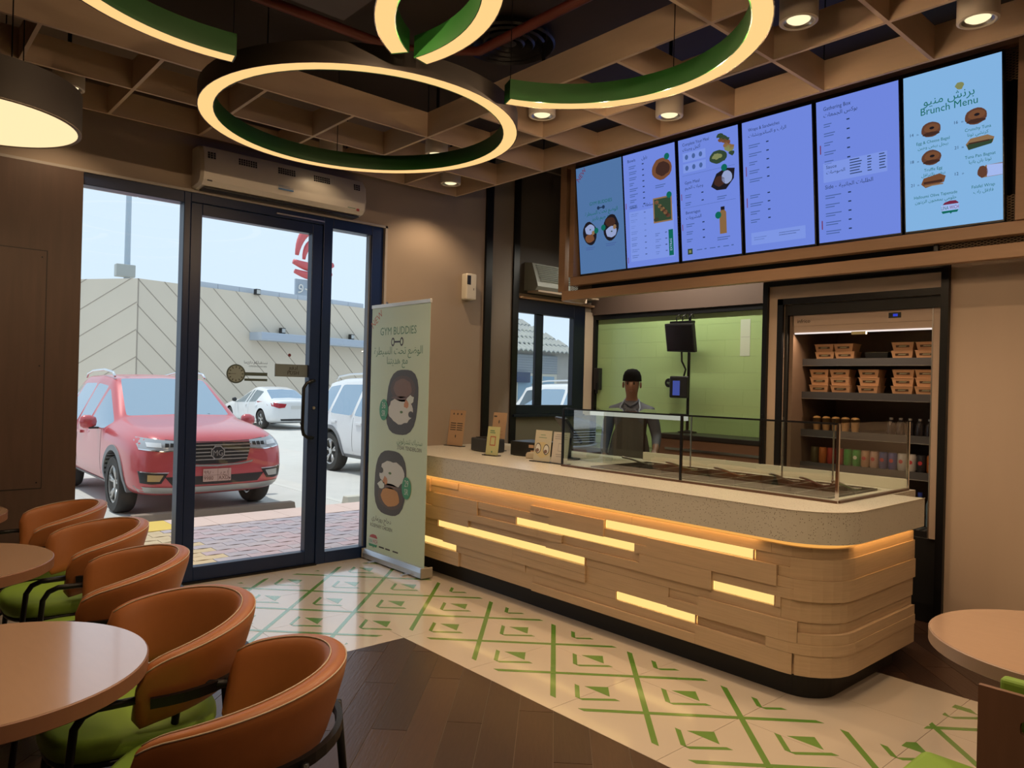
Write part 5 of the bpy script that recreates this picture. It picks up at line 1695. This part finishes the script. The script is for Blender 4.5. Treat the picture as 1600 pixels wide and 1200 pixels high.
MB().tube([(0, .0+2.7*i/14, 9.05-.28*math.sin(PI*i/14)+.1*i/14) for i in range(15)], [.16+.14*math.sin(PI*i/14) for i in range(15)], 10).build('upper_band', rm, t, smooth=True)
MB().tube([(0, .1+2.5*i/14, 8.46-.24*math.sin(PI*i/14)+.1*i/14) for i in range(15)], [.14+.12*math.sin(PI*i/14) for i in range(15)], 10).build('lower_band', rm, t, smooth=True)
MB().box(-.2, -.05, .2, 2.5, 7.0, 8.0).build('letter_board', mat('board_blue_grey', (.36, .43, .52), .5), t)
o = MB().text('كودو', 0, 0, 1.0, 0).build('letters', mat('sign_white', (.75, .75, .72), .5), t)
o.matrix_basis = Matrix(((0, 0, 1, .02), (1, 0, 0, .35), (0, 1, 0, 7.35), (0, 0, 0, 1)))
MB().box(-.6, -.2, 1.2, 1.5, 0, 8).build('sign_post', mat('pole_grey_blue', (.42, .50, .58), .5), t)

# tiled-roof kiosk seen through the kitchen window
t = thing('tiled_roof_house', 'small grey house with wavy tiled roof outside the kitchen window', 'house', (-9, 11.2, GZ))
hw_ = mat('house_grey_stone', (.36, .35, .33), .9, var=.12, scale=6)
MB().box(-4, 0, 0, 3.95, 0, 2.62).build('house_wall', hw_, t)
roof_m = mat('grey_roof_tile', (.34, .35, .33), .8, var=.12, scale=8)
for r in range(5):
    z0, z1 = 2.55+.20*r+.035, 2.55+.20*r+.205
    x0_, x1_ = .30-.34*r, .30-.34*(r+1)
    n = 26
    y0_, y1_ = -.35, 4.05-.17*r
    for i in range(n):
        a, c = y0_+(y1_-y0_)*i/n, y0_+(y1_-y0_)*(i+1)/n
        w = c-a
        secs = []
        for x, z in ((x0_, z0), (x1_, z1)):
            up_ = [(x, a+w*q, z+.055*math.sin(PI*q)) for q in (0, .2, .4, .6, .8, 1)]
            secs.append(up_+[(px, py, pz-.03) for px, py, pz in up_[::-1]])
        MB().loft(secs).build('roof_tile', roof_m, t)
MB().add([(.25, 4.05, 2.55), (-1.45, 3.2, 3.58), (-3.2, 3.2, 3.58), (-4.2, 4.05, 2.55)], [(0, 1, 2, 3), (3, 2, 1, 0)]).build('roof_hip', roof_m, t)
MB().box(-3.3, -1.35, -.3, 3.2, 3.45, 3.60).build('roof_ridge', roof_m, t)
sl = MB().box(0, .06, 1.75, 3.35, 2.0, 2.5).build('shop_shutter', mat('shutter_grey', (.22, .25, .28), .6), t)
for k in range(7):
    MB().box(.06, .068, 1.76, 3.34, 2.02+.068*k, 2.07+.068*k).build('shutter_slat', mat('shutter_slat', (.26, .29, .32), .5), sl)
for y0_, y1_, nm in ((1.85, 2.55, 0), (2.75, 3.35, 1)):
    wd = MB().box(0.0, .05, y0_, y1_, .9, 2.0).build('house_window', mat('window_trim_cream', (.52, .50, .42), .6), t)
    MB().box(.05, .056, y0_+.06, y1_-.10, .96, 1.93).build('window_glass', mat('sky_blue_glass', (.22, .34, .44), .15), wd)
MB().box(.1, .16, 1.70, 2.25, 1.75, 2.02).build('hanging_sign', mat('sign_navy', (.05, .07, .13), .5), t)
ant = MB().cyl((-1.6, 2.9, 3.6), (-1.6, 2.9, 4.0), .02, 6).box(-1.62, -1.58, 2.7, 3.1, 3.9, 3.93).box(-1.62, -1.58, 2.78, 3.02, 3.78, 3.81).build('antenna', black_metal, t)
MB().tube([(-2.2, 1.9, 3.6), (-2.2, 1.9, 4.3), (-2.2, 2.0, 4.45), (-2.2, 2.4, 4.45), (-2.2, 2.5, 4.35), (-2.2, 2.5, 4.1)], .07, 10).build('flue_pipe', mat('rust_pipe', (.38, .14, .09), .6), t, smooth=True)

# ================================================================== outdoors: cars
car_glass = mat('car_side_glass', (.36, .46, .55), .05, .75)
wind_glass = mat('car_windscreen_glass', (.40, .50, .58), .05, .75)
rear_glass = mat('car_rear_glass', (.34, .44, .54), .05, .75)
well_m = mat('wheel_well_black', (.012, .012, .012), .8)
tyre_m = mat('tyre_rubber', (.035, .033, .031), .8)
alloy = mat('alloy_wheel', (.55, .54, .52), .3, .7)
clad = mat('grey_cladding', (.20, .205, .215), .6)
dark_pl = mat('dark_grille', (.018, .018, .02), .35)
lamp_m = mat('headlamp', (.40, .43, .46), .10, .2)
SUV = dict(st=[(2.27, .60, .36, .64, .46, .80), (2.235, .78, .29, .76, .62, .92), (2.08, .895, .25, .86, .70, 1.0), (1.72, .925, .23, .925, .74, 1.055), (1.30, .93, .23, .955, .745, 1.095), (.95, .93, .23, .975, .735, 1.13),
               (.88, .93, .23, .985, .725, 1.15), (.12, .93, .23, 1.0, .615, 1.62), (.02, .93, .23, 1.0, .612, 1.64), (-.50, .93, .23, 1.01, .618, 1.675), (-.58, .93, .23, 1.01, .618, 1.675), (-1.32, .93, .23, 1.03, .605, 1.66),
               (-1.40, .93, .23, 1.035, .60, 1.655), (-1.86, .915, .25, 1.06, .555, 1.60), (-1.95, .91, .26, 1.06, .54, 1.575), (-2.20, .86, .32, 1.05, .62, 1.14), (-2.27, .70, .38, .92, .55, 1.02)],
           side=[6, 8, 10, 12], wind=6, rear=14, ax=(1.37, -1.33), wr=.345)
SEDAN = dict(st=[(2.25, .58, .30, .52, .44, .62), (2.21, .76, .22, .62, .58, .72), (2.0, .86, .19, .70, .66, .80), (1.6, .885, .17, .76, .69, .88), (1.2, .89, .17, .79, .70, .93), (.95, .89, .17, .82, .69, .96),
                 (.88, .89, .17, .825, .68, .975), (-.05, .89, .17, .86, .54, 1.38), (-.13, .89, .17, .86, .54, 1.39), (-.30, .89, .17, .87, .545, 1.405), (-.37, .89, .17, .87, .545, 1.405), (-.95, .89, .17, .90, .52, 1.34),
                 (-1.02, .89, .17, .905, .515, 1.32), (-1.62, .87, .19, .93, .60, 1.04), (-1.68, .87, .19, .935, .64, 1.02), (-2.16, .82, .25, .90, .62, 1.0), (-2.25, .66, .32, .80, .5, .92)],
             side=[6, 8, 10], wind=6, rear=12, ax=(1.35, -1.35), wr=.315)
def wheel(par, x, y, r, sgn, m=alloy, spokes=5):
    w = MB().lathe([(r*.66, -.10), (r*.93, -.105), (r, -.07), (r, .07), (r*.93, .105), (r*.66, .10)], 36, axis='y', cap=False).build('wheel', tyre_m, par, smooth=True, angle=35, loc=(x, y, r))
    yo = .088*sgn
    MB().lathe([(r*.66, -.09), (r*.67, .09), (r*.60, .085), (r*.60, -.09)], 36, axis='y', cap=False).build('rim', m, w, smooth=True, angle=35)
    d = MB().lathe([(0, -.03), (r*.6, -.03), (r*.6, -.02), (0, -.02)], 24, axis='y').build('brake_disc', dark_pl, w)
    for k in range(spokes):
        a = 2*PI*k/spokes+.3
        for da in (-.16, .16):
            c, s = math.cos(a+da), math.sin(a+da)
            c0, s0 = math.cos(a), math.sin(a)
            MB().tube([(.05*c0, yo*.55, .05*s0), (r*.36*math.cos(a+da*.6), yo*.75, r*.36*math.sin(a+da*.6)), (r*.62*c, yo*.8, r*.62*s)], [.020, .018, .022], 6).build('spoke', m, w, smooth=True)
    MB().lathe([(0, -.05*1), (.045, -.045), (.05, .045), (0, .05)], 16, axis='y').build('hub_cap', m, w, smooth=True, angle=40, loc=(0, yo*.35, 0))
    return w
def make_car(name, label, D, paint, loc, rz, front=None, group=None):
    t = thing(name, label, 'car', loc, (0, 0, rz), group)
    secs = []
    for x, w, zb, zs, wt, zt in D['st']:
        f5 = .16 if zt-zs > .3 else .35
        h = [(0, zb), (.8*w, zb), (w*.985, zb+.10), (w, .5*(zb+.1+zs)), (.985*w, zs), (wt+(.985*w-wt)*f5, zt-.03-(zt-.03-zs)*f5), (wt+.01, zt-.03), (wt-.07, zt-.006), (.5*wt, zt), (0, zt+.012)]
        secs.append([(x, y, z) for y, z in h]+[(x, -y, z) for y, z in h[-2:0:-1]])
    n = len(secs[0])
    bm_v = [p for s in secs for p in s]
    fs, mi = [], []
    for i in range(len(secs)-1):
        for j in range(n):
            fs.append((i*n+j, (i+1)*n+j, (i+1)*n+(j+1) % n, i*n+(j+1) % n))
            k = j if j < 9 else 17-j
            g = 0
            if k == 4 and i in D['side']:
                g = 1
            if k in (7, 8) and i == D['wind']:
                g = 2
            if k in (6, 7, 8) and i == D['rear']:
                g = 3
            mi.append(g)
    fs += [tuple(range(n)), tuple(range((len(secs)-1)*n, len(secs)*n))[::-1]]
    mi += [0, 0]
    me = bpy.data.meshes.new('car_tmp')
    me.from_pydata(bm_v, [], fs)
    GM = [paint, car_glass, wind_glass, rear_glass, well_m]
    for m in GM:
        me.materials.append(m)
    me.polygons.foreach_set('material_index', mi)
    bmq = bmesh.new()
    bmq.from_mesh(me)
    bmesh.ops.recalc_face_normals(bmq, faces=bmq.faces)
    cl = bmq.edges.layers.float.new('crease_edge')
    vl = bmq.verts.layers.float.new('crease_vert')
    for e_ in bmq.edges:
        ms = {f.material_index for f in e_.link_faces}
        if len(ms) > 1:
            e_[cl] = 1.0
            for v_ in e_.verts:
                v_[vl] = .75
    bmq.to_mesh(me)
    bmq.free()
    ob = bpy.data.objects.new('car_tmp', me)
    COL.objects.link(ob)
    ss = ob.modifiers.new('s', 'SUBSURF')
    ss.levels = ss.render_levels = 3
    wr = D['wr']
    cut = MB()
    for ax in D['ax']:
        for s in (-1, 1):
            cut.lathe([(0, -.17), (wr+.055, -.17), (wr+.055, .17), (0, .17)], 40, (ax, s*(D['st'][5][1]-.06), wr+.01), 'y')
    cb = cut.build('cut_tmp', well_m)
    bmq = bmesh.new()
    bmq.from_mesh(cb.data)
    bmesh.ops.recalc_face_normals(bmq, faces=bmq.faces)
    bmq.to_mesh(cb.data)
    bmq.free()
    bo = ob.modifiers.new('b', 'BOOLEAN')
    bo.operation, bo.object, bo.solver = 'DIFFERENCE', cb, 'EXACT'
    try:
        bo.material_mode = 'TRANSFER'
    except Exception:
        pass
    dg = bpy.context.evaluated_depsgraph_get()
    full = bpy.data.meshes.new_from_object(ob.evaluated_get(dg))
    tree = BVHTree.FromPolygons([v.co[:] for v in full.vertices], [tuple(p.vertices) for p in full.polygons])
    names = ['body_shell', 'side_window', 'windscreen', 'rear_window', 'wheel_well']
    mats_ = list(full.materials)
    groups = {}
    for p in full.polygons:
        mm = mats_[p.material_index] if p.material_index < len(mats_) else well_m
        key = GM.index(mm) if mm in GM else 4
        if key == 1:                       # each side pane apart
            key = (1, p.center.y > 0, sum(1 for q in D['side'] if p.center.x < D['st'][q+1][0]+.02))
        groups.setdefault(key, []).append(p)
    for key, ps in groups.items():
        idx = {}
        vs, f2 = [], []
        for p in ps:
            fc = []
            for vi in p.vertices:
                if vi not in idx:
                    idx[vi] = len(vs)
                    vs.append(full.vertices[vi].co[:])
                fc.append(idx[vi])
            f2.append(tuple(fc))
        k = key[0] if isinstance(key, tuple) else key
        mb = MB()
        mb.add(vs, f2)
        mb.build(names[k], GM[k], t, smooth=True, angle=38)
    bpy.data.objects.remove(ob)
    bpy.data.objects.remove(cb)
    for ax in D['ax']:
        for s in (-1, 1):
            wheel(t, ax, s*(D['st'][5][1]-.115), wr, s)
    t['_tree'] = 0
    del t['_tree']
    return t, tree
def patch(tree, name, par, m, topl, botl, off=.008, nu=12, nv=3, ray='x', smooth=True, sgn=1):
    """panel laid on the bodywork: outline given by an upper and a lower line in the view plane, pushed on to the surface"""
    def lerp(L, u):
        f = u*(len(L)-1)
        i = min(int(f), len(L)-2)
        g = f-i
        return tuple(L[i][k]*(1-g)+L[i+1][k]*g for k in range(2))
    vs = []
    for i in range(nu+1):
        a, c = lerp(topl, i/nu), lerp(botl, i/nu)
        for j in range(nv+1):
            p = tuple(a[k]*(1-j/nv)+c[k]*j/nv for k in range(2))
            if ray == 'x':
                o, d = Vector((4*sgn, p[0], p[1])), Vector((-sgn, 0, 0))
            elif ray == 'y':
                o, d = Vector((p[0], 3*sgn, p[1])), Vector((0, -sgn, 0))
            else:
                o, d = Vector((p[0], p[1], 4)), Vector((0, 0, -1))
            hit = tree.ray_cast(o, d)[0]
            q = (hit if hit is not None else o+d*1.9)-d*off
            vs.append(q)
    N = len(vs)
    back = [v+(Vector((-sgn, 0, 0)) if ray == 'x' else Vector((0, -sgn, 0)) if ray == 'y' else Vector((0, 0, -1)))*(off+.02) for v in vs]
    fs = []
    w = nv+1
    for i in range(nu):
        for j in range(nv):
            a, b_, c, d_ = i*w+j, (i+1)*w+j, (i+1)*w+j+1, i*w+j+1
            fs += [(a, b_, c, d_), (N+d_, N+c, N+b_, N+a)]
    edge = [i*w for i in range(nu+1)]+[nu*w+j for j in range(1, nv+1)]+[i*w+nv for i in range(nu-1, -1, -1)]+[j for j in range(nv-1, 0, -1)]
    for i in range(len(edge)):
        a, b_ = edge[i], edge[(i+1) % len(edge)]
        fs.append((a, N+a, N+b_, b_))
    o = MB().add(vs+back, fs)
    me = o.mesh(name, m, smooth, 40)
    bmq = bmesh.new()
    bmq.from_mesh(me)
    bmesh.ops.recalc_face_normals(bmq, faces=bmq.faces)
    bmq.to_mesh(me)
    bmq.free()
    ob = bpy.data.objects.new(name, me)
    return place(ob, par)
def mir(L):
    return [(-y, z) for y, z in L]
def suv_trim(t, T, paint, badge=None, rails=True, claddings=clad):
    P_ = lambda nm, m, a, c, **kw: patch(T, nm, t, m, a, c, **kw)
    for s in (-1, 1):
        f = (lambda L: L) if s > 0 else mir
        # headlamp wraps to the wing
        hl_ = P_('headlamp', lamp_m, f([(.40, .905), (.60, .925), (.84, .955)]), f([(.40, .815), (.60, .80), (.83, .83)]), off=.006)
        patch(T, 'lamp_lens', hl_, mat('lamp_lens_white', (.72, .76, .80), .08), f([(.62, .89), (.76, .90)]), f([(.62, .84), (.76, .85)]), off=.012, nu=5, nv=2)
        for k in range(3):
            patch(T, 'lamp_cell', hl_, dark_pl, f([(.43+.055*k, .885), (.47+.055*k, .887)]), f([(.435+.055*k, .845), (.475+.055*k, .842)]), off=.011, nu=2, nv=2)
        P_('lamp_brow', chrome, f([(.40, .815), (.60, .80), (.83, .83)]), f([(.40, .802), (.60, .786), (.83, .818)]), off=.010, nv=1)
        fg_ = P_('fog_lamp_surround', dark_pl, f([(.55, .545), (.70, .55), (.84, .565)]), f([(.62, .43), (.72, .425), (.82, .44)]), off=.008)
        patch(T, 'fog_lamp', fg_, mat('fog_lamp_amber', (.50, .33, .14), .15) if s < 0 else mat('fog_lamp_clear', (.5, .5, .46), .15), f([(.60, .525), (.76, .535)]), f([(.64, .455), (.76, .46)]), off=.014, nu=6, nv=2)
        P_('fog_trim', chrome, f([(.54, .556), (.70, .561), (.85, .578)]), f([(.55, .546), (.70, .551), (.84, .566)]), off=.012, nv=1)
        # door seams, handles, sill and mirror
        for x in (.78, -.54, -1.42):
            patch(T, 'door_seam', t, dark_pl, [(x, .98), (x+.008, .98)], [(x, .36), (x+.008, .36)], off=.0015, nu=1, nv=10, ray='y', sgn=s)
        for x in (-.32, -1.18):
            hn = patch(T, 'door_handle', t, paint, [(x-.10, .90), (x+.10, .90)], [(x-.10, .865), (x+.10, .865)], off=.028, nu=4, nv=2, ray='y', sgn=s)
        patch(T, 'sill_cladding', t, claddings, [(.93, .34), (-.88, .34)], [(.93, .235), (-.88, .235)], off=.012, nu=16, nv=2, ray='y', sgn=s)
        for ax in (1.37, -1.33):
            ring = []
            R_ = .40
            m = MB()
            secs = []
            for i in range(21):
                a = PI*(-.04+1.08*i/20)
                for_in, out_ = R_, R_+.065
                sec = []
                for r in (for_in, out_):
                    x, z = ax+r*math.cos(a), .355+r*math.sin(a)
                    h = T.ray_cast(Vector((x, 3*s, max(z, .26))), Vector((0, -s, 0)))[0]
                    y = (h.y if h is not None and abs(h.y) > .72 else s*.90)
                    y = s*max(abs(y), .86)
                    sec.append((x, y+s*.012, z))
                for r in (out_, for_in):
                    x, z = ax+r*math.cos(a), .355+r*math.sin(a)
                    sec.append((x, s*.80, z))
                secs.append(sec)
            m.loft(secs).build('arch_cladding', claddings, t, smooth=True, angle=50)
        mm = MB().lathe([(0, -.10), (.055, -.085), (.085, -.02), (.085, .05), (.06, .09), (0, .10)], 16).xf(Matrix.Rotation(PI/2, 4, 'X') @ Matrix.Diagonal((.75, 1, 1, 1))).build('door_mirror', paint, t, smooth=True, loc=(.62, s*1.03, 1.06))
        MB().box(-.04, .04, -.06, .06, -.06, -.035).build('mirror_base', dark_pl, mm, bevel=.01, loc=(0, -s*.06, -.03))
        if rails:
            pts = [(.05, s*.60, 1.645), (-.05, s*.60, 1.70), (-.5, s*.60, 1.735), (-1.2, s*.59, 1.72), (-1.65, s*.565, 1.675), (-1.75, s*.56, 1.62)]
            MB().tube(pts, .018, 8).build('roof_rail', chrome, t, smooth=True)
        tl = patch(T, 'tail_lamp', t, mat('tail_lamp_red', (.35, .02, .03), .15), f([(.46, 1.04), (.82, 1.06)]), f([(.46, .93), (.84, .90)]), off=.012, nu=8, nv=3, sgn=-1)
    gr = P_('grille', dark_pl, [(-.42, .885), (-.2, .885), (0, .885), (.2, .885), (.42, .885)], [(-.36, .66), (-.2, .635), (0, .63), (.2, .635), (.36, .66)], off=.006, nu=16)
    for k in range(5):
        z = .862-.042*k
        w = .41-.012*k
        patch(T, 'grille_bar', gr, chrome if k % 2 == 0 else steel, [(-w, z), (0, z), (w, z)], [(-w, z-.014), (0, z-.014), (w, z-.014)], off=.014, nu=16, nv=1)
    P_('grille_frame', chrome, [(-.44, .66), (-.30, .635), (0, .622), (.30, .635), (.44, .66)], [(-.42, .635), (-.28, .612), (0, .60), (.28, .612), (.42, .635)], off=.014, nu=18, nv=1)
    P_('lower_intake', dark_pl, [(-.58, .50), (0, .49), (.58, .50)], [(-.50, .40), (0, .39), (.50, .40)], off=.006, nu=16)
    P_('bumper_skid', mat('skid_silver', (.42, .41, .39), .4, .4), [(-.86, .40), (-.5, .375), (0, .37), (.5, .375), (.86, .40)], [(-.80, .32), (-.5, .305), (0, .30), (.5, .305), (.80, .32)], off=.016, nu=20, nv=2)
    P_('bonnet_seam', dark_pl, [(-.80, .965), (-.4, .905), (0, .895), (.4, .905), (.80, .965)], [(-.80, .957), (-.4, .897), (0, .887), (.4, .897), (.80, .957)], off=.002, nu=20, nv=1)
    for s in (-1, 1):
        MB().tube([(.86, s*.15+.25, 1.155), (.80, s*.15+.0, 1.185), (.79, s*.15-.25, 1.19)], .008, 6).build('wiper', dark_pl, t, smooth=True)
    h = T.ray_cast(Vector((4, 0, .45)), Vector((-1, 0, 0)))[0]
    px = h.x+.012
    pl = MB().box(px, px+.012, -.165, .165, .425, .575).build('number_plate', mat('plate_pink', (.56, .36, .30), .5), t, bevel=.004)
    if badge:
        inkp = mat('plate_ink', (.12, .04, .03), .5)
        m = MB().text('٩٩٨٠', -.155, .087, .062).text('ا ح د', .03, .087, .052).text('9980', -.155, .018, .066, sx=.85).text('AXD', .015, .018, .066, sx=.85)
        m.rect(-.16, .135, .073, .076).rect(.132, .135, .0, .15).rect(.005, .008, .0, .15).ell(.148, .03, .008, .012)
        o = m.build('plate_lettering', inkp, pl)
        o.matrix_basis = Matrix(((0, 0, 1, px+.0128), (1, 0, 0, .0), (0, 1, 0, .425), (0, 0, 0, 1)))
        h = T.ray_cast(Vector((4, 0, .76)), Vector((-1, 0, 0)))[0]
        bx = h.x+.028
        oct_ = [(.088*math.cos(PI/8+k*PI/4), .088*math.sin(PI/8+k*PI/4)) for k in range(8)]
        oci = [(.074*math.cos(PI/8+k*PI/4), .074*math.sin(PI/8+k*PI/4)) for k in range(8)]
        bd = MB().prism([(y, .765+z) for y, z in oct_], bx-.03, bx, 'x').build('badge', chrome, t)
        MB().prism([(y, .765+z) for y, z in oci], bx, bx+.002, 'x').build('badge_field', dark_pl, bd)
        o = MB().text('MG', 0, -.036, .098, 0, 'c', sx=.82).build('badge_letters', chrome, bd)
        o.matrix_basis = Matrix(((0, 0, 1, bx+.003), (1, 0, 0, 0), (0, 1, 0, .765), (0, 0, 0, 1)))
red = mat('metallic_red_paint', (.52, .075, .085), .30, .1, coat=.6, var=.08, scale=3)
white = mat('white_car_paint', (.74, .75, .76), .25, coat=.5)
car, tree = make_car('suv_car', 'red SUV parked nose-in facing the shop door', SUV, red, (-5.66, 3.27, GZ), 0)
suv_trim(car, tree, red, badge=True)
car, tree = make_car('suv_car', 'white SUV parked right of the red one, behind the banner', SUV, white, (-5.50, 7.55, GZ), 0, group='white parked SUVs')
car.scale = (1.06, 1.04, 1.04)
suv_trim(car, tree, white)
W = car
o = copy_tree(W)
o.location = (-5.6, -1.75, GZ)
tag(o, 'white SUV left of the red one, seen as reflection in glass case', 'car', 'white parked SUVs')
o = copy_tree(W)
o.location = (-5.5, 12.7, GZ)
tag(o, 'white SUV seen through the kitchen window', 'car', 'white parked SUVs')
car, T = make_car('sedan_car', 'white sedan parked far off, tail towards the shop', SEDAN, white, (-19.85, 11.05, GZ), PI)
tlm = mat('tail_lamp_red', (.35, .02, .03), .15)
for s in (-1, 1):
    f = (lambda L: L) if s > 0 else mir
    patch(T, 'tail_lamp', car, tlm, f([(.36, .86), (.60, .88), (.84, .92)]), f([(.42, .74), (.62, .72), (.84, .80)]), off=.012, nu=10, nv=3, sgn=-1)
    for x in (.80, -.34):
        patch(T, 'door_seam', car, mat('seam_grey', (.3, .3, .3), .6), [(x, .84), (x+.008, .84)], [(x, .26), (x+.008, .26)], off=.0015, nu=1, nv=8, ray='y', sgn=s)
    for x in (-.15, -1.0):
        patch(T, 'door_handle', car, white, [(x-.09, .79), (x+.09, .79)], [(x-.09, .76), (x+.09, .76)], off=.025, nu=4, nv=2, ray='y', sgn=s)
    mm = MB().lathe([(0, -.09), (.05, -.075), (.075, -.02), (.075, .04), (0, .09)], 14).xf(Matrix.Rotation(PI/2, 4, 'X') @ Matrix.Diagonal((.75, 1, 1, 1))).build('door_mirror', dark_pl, car, smooth=True, loc=(.62, s*.98, .93))
patch(T, 'rear_diffuser', car, dark_pl, [(-.55, .36), (0, .37), (.55, .36)], [(-.50, .26), (0, .26), (.50, .26)], off=.010, nu=12, nv=2, sgn=-1)
patch(T, 'rear_plate', car, mat('plate_white', (.6, .6, .58), .5), [(-.2, .80), (.2, .80)], [(-.2, .70), (.2, .70)], off=.012, nu=6, nv=2, sgn=-1)
patch(T, 'reflector', car, tlm, [(-.78, .40), (-.60, .40)], [(-.78, .38), (-.60, .38)], off=.012, nu=3, nv=1, sgn=-1)
